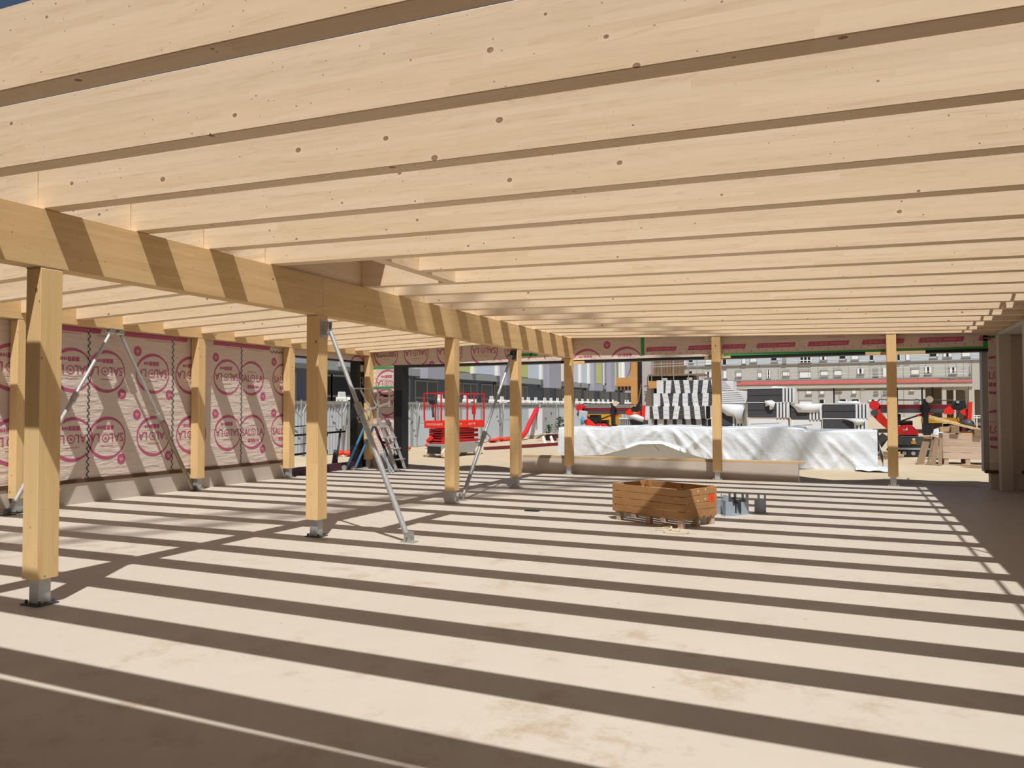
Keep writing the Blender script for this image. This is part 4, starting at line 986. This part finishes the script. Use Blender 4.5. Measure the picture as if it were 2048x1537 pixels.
# ------------------------------------------------------------------ metal hoarding with steel stays
def hoarding():
    first = None
    for i in range(21):
        y0 = 18.0 + i * 2.4
        if first is None:
            m = MB(); n = 26; vs = []
            for j in range(n + 1):
                y = y0 + 2.38 * j / n; x = -18.2 + (.03 if (j // 1) % 2 else -.03)
                vs += [(x, y, -.18), (x, y, 1.76)]
            m.add(vs, [(2 * j, 2 * j + 2, 2 * j + 3, 2 * j + 1) for j in range(n)])
            m2 = MB()
            e = empty('hoarding_panel', (-18.2, y0, -.2), 'x', 'fence', 'corrugated hoarding panels')
            m.build('sheet', 'hoard', e); B('top_rail', 'galvdull', (-18.25, -18.14, y0, y0 + 2.4, 1.74, 1.86), parent=e); B('edge_post', 'galvdull', (-18.25, -18.13, y0, y0 + .06, -.2, 1.82), parent=e)
            first = e; o = e
        else: o = copy_tree(first, (0, 2.4 * i, 0))
        o['label'] = 'grey corrugated hoarding panel, %s from the near left end of the fence' % (ORD[i] if i < 20 else 'twenty-first')
hoarding()
st = None
for i, (y, lab) in enumerate(((22.0, 'left edge of the side opening'), (24.4, 'middle of the side opening'), (30.0, 'right of the black jamb'), (39.4, 'left of the cabinet'), (45.0, 'right of the cabinet'), (48.0, 'left of the beam end post'))):
    if st is None:
        e = empty('fence_stay', (-17.9, y, -.2), 'x', 'fence stay', 'steel stays of the hoarding')
        m = MB(); m.tube((-17.9, y, -.2), (-17.9, y, 1.90), .03, 8); m.build('pole', 'galvdull', e)
        for s in (-1, 1):
            m = MB(); m.tube((-17.9, y, 1.25), (-18.05, y + .5 * s, 1.78), .025, 6); m.build('arm', 'galvdull', e)
        m = MB(); m.tube((-17.85, y, .9), (-17.85, y + 2.0, .9), .02, 6); m.build('tube_rail', 'galvdull', e)
        st = e; o = e
    else: o = copy_tree(st, (0, y - 22.0, 0))
    o['label'] = 'steel stay with a forked head against the hoarding, ' + lab

# white armchairs on the terrace behind the hoarding
struct(B('terrace_slab', 'siteconc', (-27, -20.6, 22, 105, -.2, 1.40)))
def chair():
    m = MB(); z = 1.30
    m.prism([(-.30, z + .42), (.30, z + .42), (.24, z + .92), (-.24, z + .92)], 'x', -22.0, -21.95)
    m.box(-22.0, -21.5, -.28, .28, z + .36, z + .43)
    for s in (-1, 1):
        a, b = sorted((s * .40, s * .29)); m.box(-22.0, -21.48, a, b, z + .55, z + .68); m.box(-21.56, -21.48, a, b, z, z + .6); m.box(-22.0, -21.92, a, b, z, z + .6)
    m.v = [V((p.x + 22, p.y, p.z)) for p in m.v]
    return m.build('plastic_armchair', 'white', bevel=.03, origin=(.2, 0, 1.30))
cy = [(30.1, 0), (39.7, 0), (43.0, 0), (46.8, 0), (48.5, 0), (52.1, 0), (53.3, 0), (54.8, 0), (56.7, 0), (58.1, 0), (59.6, 0), (61.2, 0), (64.5, 0), (66.1, 0), (67.7, 0), (69.3, 0), (71.0, 0), (72.5, 0), (74.2, 0), (75.9, 0), (80.8, 0), (81.8, 0)]
ch = chair()
for i, (y, _) in enumerate(cy):
    o = ch if i == 0 else ch.copy()
    if i: COL.objects.link(o)
    o.location = (-21.9, y, 1.40); o.scale = (1.1, 1.12, 1.05)
    tag(o, 'white plastic armchair behind the hoarding, %s counted from the left' % (ORD[i] if i < 20 else ('twenty-first', 'twenty-second')[i - 20]), 'chair', 'white armchairs behind the hoarding')

# ------------------------------------------------------------------ school building on the left
def school():
    e = empty('school_building', (-28, 60, -.2), 'long low building with pale blue, lime and lilac panels behind the hoarding', 'building')
    B('ground_floor_wall', 'schooldark', (-34, -27.6, 24, 108, -.2, 3.8), parent=e)
    B('floor_slab', 'slabgrey', (-34, -27.0, 24, 108, 3.78, 4.27), parent=e)
    B('upper_wall', 'wrap', (-34, -27.25, 24, 108, 4.27, 10), parent=e)
    def panel(nm, mt, y0, y1, z0=4.27, z1=9.5, x=-27.1): B(nm, mt, (-27.4, x, y0, y1, z0, z1), parent=e)
    for a, b in ((39.8, 42.0), (45.7, 48.6), (58.9, 60.5), (69.0, 72.3), (83.2, 86.6), (90.0, 91.6), (98.5, 101)): panel('lilac_bay', 'lilac', a, b, 3.5 if a > 50 else 3.62, 9.5, -26.4)
    for a, b in ((32.0, 34.0), (36.4, 37.6)): panel('lilac_bay', 'lilac', a, b, 4.0, 9.5, -26.6)
    for a, b in ((51.5, 53.4), (63.6, 65.2), (72.3, 73.8), (84.0, 86.0), (94.3, 95.6)): panel('lime_panel', 'limepanel', a, b, 4.35, 9, -26.38 if a == 84.0 else -27.05)
    for a, b in ((54.3, 57.9), (65.3, 67.9), (74.6, 75.8), (80.2, 82.6), (86.7, 88.1), (92.5, 94.2), (76.5, 79.5)): panel('pale_blue_panel', 'paleblue', a, b, 4.3, 9, -27.05)
    for y in (53.6, 58.1, 68.1, 73.95, 79.8, 82.8, 88.3, 92.1, 95.8, 97.6): panel('white_mullion', 'white', y, y + .45, 4.27, 9.5, -26.85)
    for a, b in ((54.0, 54.28), (73.0, 73.7), (94.6, 95.3), (89.3, 90.0)): panel('dark_gap', 'grey', a, b, 4.5, 9, -26.98)
    for y0, y1 in ((27.5, 29.3), (30.0, 33.2), (35.2, 36.4), (36.6, 40.2), (43.4, 45.0), (46.0, 48.9), (51.0, 52.6), (53.2, 55.4), (56.5, 58.3), (59.0, 61.0), (63.8, 66.0), (70.6, 71.6), (74.0, 77.0), (78.2, 81.5), (83.0, 86.3), (89.0, 92.5), (94.0, 96.5), (98.0, 101.5)):
        m = MB(); m.box(-27.62, -27.5, y0 - .18, y1 + .18, 1.9, 3.55, 0); m.box(-27.5, -27.48, y0, y1, 2.35, 3.42, 1); m.box(-27.5, -27.48, y0, y1, 1.95, 2.22, 1)
        if y1 - y0 > 2: m.box(-27.48, -27.46, (y0 + y1) / 2 - .08, (y0 + y1) / 2 + .08, 1.95, 3.42, 0)
        m.build('window', ['taupe', 'glass'], e)
school()

# ------------------------------------------------------------------ unfinished block with timber formwork and dark tower, right of the school
e = empty('formwork_frame', (-11.9, 45, -.2), 'orange timber formwork mast with a box platform beyond the crane', 'formwork')
B('mast', 'formply', (-11.98, -11.60, 45, 45.5, -.2, 5.2), parent=e); B('platform_box', 'formply', (-12.9, -11.98, 45, 46.5, 2.85, 3.38), parent=e)
for i in range(4): B('bracket', 'oldwood', (-12.85 + i * .22, -12.79 + i * .22, 44.98, 46.2, 2.62, 2.85), parent=e)
m = MB(); m.bar((-11.5, 44.9, 1.9), (-11.3, 44.9, 3.0), .05, .05); m.path([(-12.2, 45, 3.4), (-12.0, 45, 3.9), (-11.95, 45, 4.3)], .03, 6); m.build('strut', 'oldwood', e)
tag(B('black_upright', 'black', (-11.60, -11.36, 45.2, 45.8, -.2, 5.2)), 'black wrapped upright between the orange mast and the grey wall', 'upright')
tag(B('concrete_pier', 'aptconc', (-11.36, -10.82, 45.3, 47, -.2, 5.2)), 'plain grey concrete pier right of the black upright', 'pier')
e = empty('scaffold_tower', (-10, 46, -.2), 'dark clad block with a scaffold platform behind the striped packs', 'scaffold')
m = MB()
for i in range(9):
    x = -10.82 + i * .185; m.box(x, x + .17, 46 + .05 * (i % 2), 47, 3.5, 5.5)
m.build('dark_cladding', 'maroon' if False else 'oldwood', e)
B('dark_base', 'black', (-10.82, -9.2, 46.1, 48, -.2, 3.3), parent=e); B('deck', 'oldwood', (-10.82, -7.6, 44.6, 46.4, 3.42, 3.52), parent=e); B('dark_soffit', 'black', (-10.82, -8.2, 44.7, 46.4, 3.16, 3.42), parent=e)
B('timber_block', 'formply', (-10.78, -10.25, 44.5, 45, 2.70, 3.12), parent=e); B('concrete_stub', 'siteconc', (-8.55, -8.25, 44.6, 44.9, 2.6, 3.3), parent=e); B('concrete_stub', 'siteconc', (-10.0, -9.7, 44.6, 44.9, 2.6, 3.3), parent=e)
for x in (-10.6, -10.0, -9.3, -8.45, -7.95):
    m = MB(); m.tube((x, 44.55, 2.8), (x, 44.55, 5.0), .025, 6); m.build('scaffold_pole', 'galvdull', e)
for z in (3.95, 4.1, 4.45):
    m = MB(); m.tube((-10.8, 44.55, z), (-6.9, 44.55, z + .08), .02, 6); m.build('scaffold_rail', 'galvdull', e)

# ------------------------------------------------------------------ new concrete building with red edge boards
def site_building():
    e = empty('concrete_shell', (0, 58, -.2), 'low concrete shell building with red edge boards and guard rails', 'building')
    B('roof_slab', 'siteconc', (-7.45, 7.2, 56, 66, 2.84, 3.13), parent=e)
    B('edge_board', 'pinkboard', (-7.5, 7.2, 55.95, 56.0, 3.13, 3.28), parent=e); B('edge_board', 'pinkboard', (-7.3, 5.6, 58.5, 58.55, 3.22, 3.46), parent=e); B('roof_deck', 'siteconc', (-7.3, 6.9, 56.0, 58.5, 3.12, 3.24), parent=e)
    for a, b, mt in ((.74, .98, 'siteconc'), (5.5, 5.75, 'siteconc'), (6.15, 6.27, 'siteconc'), (7.0, 7.3, 'siteconc')): B('column', mt, (a, b, 56.1, 56.5, -.2, 2.84), parent=e)
    for x in (-4.3, -4.1, -3.95, -.95, 2.9, 4.35, 4.95): B('shore', 'black', (x, x + .09, 56.4, 56.5, -.2, 2.84), parent=e)
    B('rear_wall', 'tanroom', (4.9, 12.0, 60, 60.3, -.2, 2.84), parent=e); B('header', 'siteconc', (5.5, 6.9, 56.2, 56.4, 2.62, 2.84), parent=e); B('side_wall', 'tanroom', (6.3, 6.9, 57, 57.2, -.2, 2.6), parent=e)
    B('right_wall', 'siteconc', (7.3, 12, 57, 57.4, 2.65, 4.2), parent=e); B('dark_opening', 'tanroom', (7.3, 12, 58, 58.4, -.2, 2.7), parent=e)
    xs = [-7.3, -5.85, -4.3, -3.85, -2.5, -.95, .0, 1.3, 2.9, 4.2, 5.0, 5.7, 6.3, 6.7, 7.1]
    for x in xs:
        m = MB(); m.tube((x, 56.05, 3.13), (x + .03, 56.05, 4.25 + .15 * (x > 4)), .018, 6); m.build('guard_post', 'galvdull', e)
    for z in (3.55, 3.75, 4.05, 4.2):
        m = MB(); m.tube((-7.4, 56.05, z), (6.9, 56.05, z + .12), .012, 5); m.build('guard_tube', 'galvdull', e)
    m = MB(); m.tube((5.7, 56.2, 3.6), (6.95, 56.2, 4.05), .02, 5); m.tube((5.7, 56.2, 3.95), (6.95, 56.2, 4.35), .02, 5); m.build('corner_brace', 'galvdull', e)
site_building()

# ------------------------------------------------------------------ apartment block far behind
def apartments():
    K, Y = 1.4, 140.0
    def X(x): return x * K
    def Z(z): return EYE + (z - EYE) * K
    e = empty('apartment_block', (0, 142, -.2), 'wide grey apartment block with rows of shuttered windows in the distance', 'building')
    B('concrete_wall', 'aptconc', (X(-30), X(26), Y, Y + 12, -.2, Z(6.82)), parent=e); B('clad_wall', 'clad', (X(-30), X(26), Y - .15, Y + 12, Z(6.82), Z(13)), parent=e)
    m = MB()
    for z in (6.84, 4.9): m.box(X(-30), X(26), Y - .22, Y, Z(z) - .08, Z(z) + .08)
    for i in range(22): x = X(-24 + i * 2.3); m.box(x - .04, x + .04, Y - .05, Y, -.2, Z(6.8))
    m.build('panel_joints', 'grey', e)
    m = MB()
    for i in range(1, 8): m.box(X(-30), X(26), Y - .17, Y - .14, Z(6.82 + .17 * i) - .012, Z(6.82 + .17 * i) + .012)
    m.build('cladding_joints', 'slabgrey', e)
    D, W_, C, G, R = 'dark', 'shutter', 'curtain', 'grey', 'triple'
    wins = [(-14.58, -14.07, 6.86, 7.77, D), (-12.25, -11.75, 7.01, 7.81, W_), (-11.27, -10.44, 7.18, 7.87, W_), (-8.72, -7.95, 7.22, 7.95, D), (-7.4, -6.96, 6.98, 7.97, G), (-5.43, -4.08, 6.98, 7.93, R), (-3.14, -2.31, 7.21, 7.87, C),
        (-.92, -.14, 7.23, 7.9, D), (.35, 1.18, 7.19, 7.91, W_), (2.38, 2.83, 6.99, 7.76, D), (5.28, 5.6, 6.86, 7.72, D), (6.15, 6.63, 6.93, 7.74, W_), (8.62, 9.43, 7.2, 7.94, D), (9.96, 10.85, 7.21, 7.94, C), (11.82, 12.69, 7.2, 7.88, W_), (13.85, 14.9, 7.33, 7.92, D),
        (-14.6, -14.09, 5.21, 6.18, W_), (-13.06, -12.31, 5.39, 6.19, 'half'), (-10.38, -9.88, 5.24, 6.19, 'half'), (-9.32, -8.83, 5.12, 6.21, C), (-7.42, -6.61, 5.39, 6.16, 'half'), (-5.46, -4.16, 5.15, 6.16, 'half'), (-3.07, -2.2, 5.35, 6.11, 'half'), (-16.87, -16.0, 5.36, 6.12, C), (-18.87, -18.4, 5.81, 6.22, D),
        (-1.55, -.71, 5.34, 6.17, 'half'), (.96, 1.74, 5.44, 6.16, C), (2.7, 3.25, 5.16, 6.18, G), (3.72, 4.18, 5.04, 6.15, W_), (6.68, 7.54, 5.32, 6.12, 'half'), (8.08, 8.81, 5.39, 6.14, C), (10.59, 11.35, 5.34, 6.08, C), (12.56, 13.26, 5.35, 6.13, C), (13.81, 14.9, 5.41, 6.14, D),
        (-4.76, -4.08, 3.11, 3.69, W_), (-3.18, -2.68, 3.1, 3.72, 'half'), (-1.5, -.72, 3.44, 3.69, W_), (.35, .84, 3.11, 3.67, W_), (2.77, 3.21, 3.13, 3.64, G), (3.78, 4.1, 3.12, 3.63, G), (6.47, 6.95, 3.35, 3.63, W_),
        (-5.53, -4.06, 1.91, 2.44, 'half'), (-3.2, -2.65, 1.9, 2.43, D), (-.99, -.18, 1.98, 2.46, D), (.34, 1.26, 1.88, 2.45, D), (2.12, 3.15, 2.14, 2.43, C), (7.01, 7.52, 2.19, 2.42, D),
        (-20.21, -19.21, 7.0, 7.86, W_), (-18.86, -18.28, 7.28, 7.79, D), (-16.8, -15.98, 7.02, 7.98, W_)]
    for x0, x1, z0, z1, ty in wins:
        x0, x1, z0, z1 = X(x0), X(x1), Z(z0), Z(z1); yb = Y - .15 if z0 > Z(6.8) else Y; w_ = x1 - x0; m = MB()
        m.box(x0, x1, yb - .08, yb, z0, z1, 2)
        m.box(x0 - .06, x1 + .06, yb - .22, yb, z0 - .1, z0, 3)
        q = yb - .10
        if ty == W_: m.box(x0 + .08, x1 - .08, q, q + .04, z0 + .05, z1 - .06, 0)
        elif ty == 'half': m.box(x0 + .06, x1 - .06, q, q + .04, z0 + .04, z0 + (z1 - z0) * .66, 0); m.box(x0, x1, q - .05, q + .04, z0 + (z1 - z0) * .7, z1, 2)
        elif ty == G: m.box(x0 + .08, x1 - .08, q, q + .04, z0 + .3, z1, 2); m.box(x0, x1, q - .02, q, z0 + .22, z0 + .3, 3)
        elif ty == R:
            m.box(x0, x1, q, q + .04, z0, z1, 1)
            for t in (.0, .31, .62, .92): m.box(x0 + w_ * t, x0 + w_ * t + w_ * .08, q - .03, q, z0, z1, 0)
            m.box(x0, x1, q - .05, q, z0 + .3, z0 + .4, 0)
        elif ty == C:
            m.box(x0 + .05, x1 - .05, q, q + .04, z0 + .05, z1 - .05, 1); m.box(x0 + .06, x0 + w_ * .36, q - .03, q, z0 + .05, z1 - .05, 0); m.box(x1 - w_ * .36, x1 - .06, q - .03, q, z0 + .05, z1 - .05, 0)
        else:
            m.box(x0 + .05, x1 - .05, q, q + .04, z0 + .05, z1, 1); m.box(x0, x1, q - .03, q, z0 + .0, z0 + .12, 0)
            m.box(x1 - w_ * .16, x1, q - .03, q, z0, z1, 0)
        m.build('window', ['curtain', 'glass', 'slabgrey', 'grey'], e)
apartments()

# ------------------------------------------------------------------ tower crane jib high above, the source of the soft shade stripe
def jib():
    H = 46.0; a, b = V((-10.2, 4.0, 0)), V((-1.7, 24.0, 0)); d = (b - a).normalized(); off = V((.275 * H, -.47 * H, H)); p0, p1 = a - d * 14 + off, b + d * 16 + off
    e = empty('crane_jib', p0, 'lattice jib of a tower crane high overhead, outside the picture', 'crane jib'); sx = d.cross(V((0, 0, 1))).normalized()
    m = MB()
    for s in (-.55, .55): m.bar(p0 + sx * s, p1 + sx * s, .16, .16)
    m.bar(p0 + V((0, 0, 1.2)), p1 + V((0, 0, 1.2)), .16, .16); m.build('chord', 'galv', e)
    m = MB(); n = 42
    for i in range(n):
        q, r = p0 + (p1 - p0) * (i / n), p0 + (p1 - p0) * ((i + 1) / n); s = 1 if i % 2 else -1
        m.bar(q + sx * .55 * s, r - sx * .55 * s, .09, .09); m.bar(q + sx * .55, q - sx * .55, .08, .08); m.bar(q + sx * .55 * s, (q + r) / 2 + V((0, 0, 1.2)), .08, .08); m.bar(r + sx * .55 * s, (q + r) / 2 + V((0, 0, 1.2)), .08, .08)
    m.build('lattice', 'galv', e)
jib()
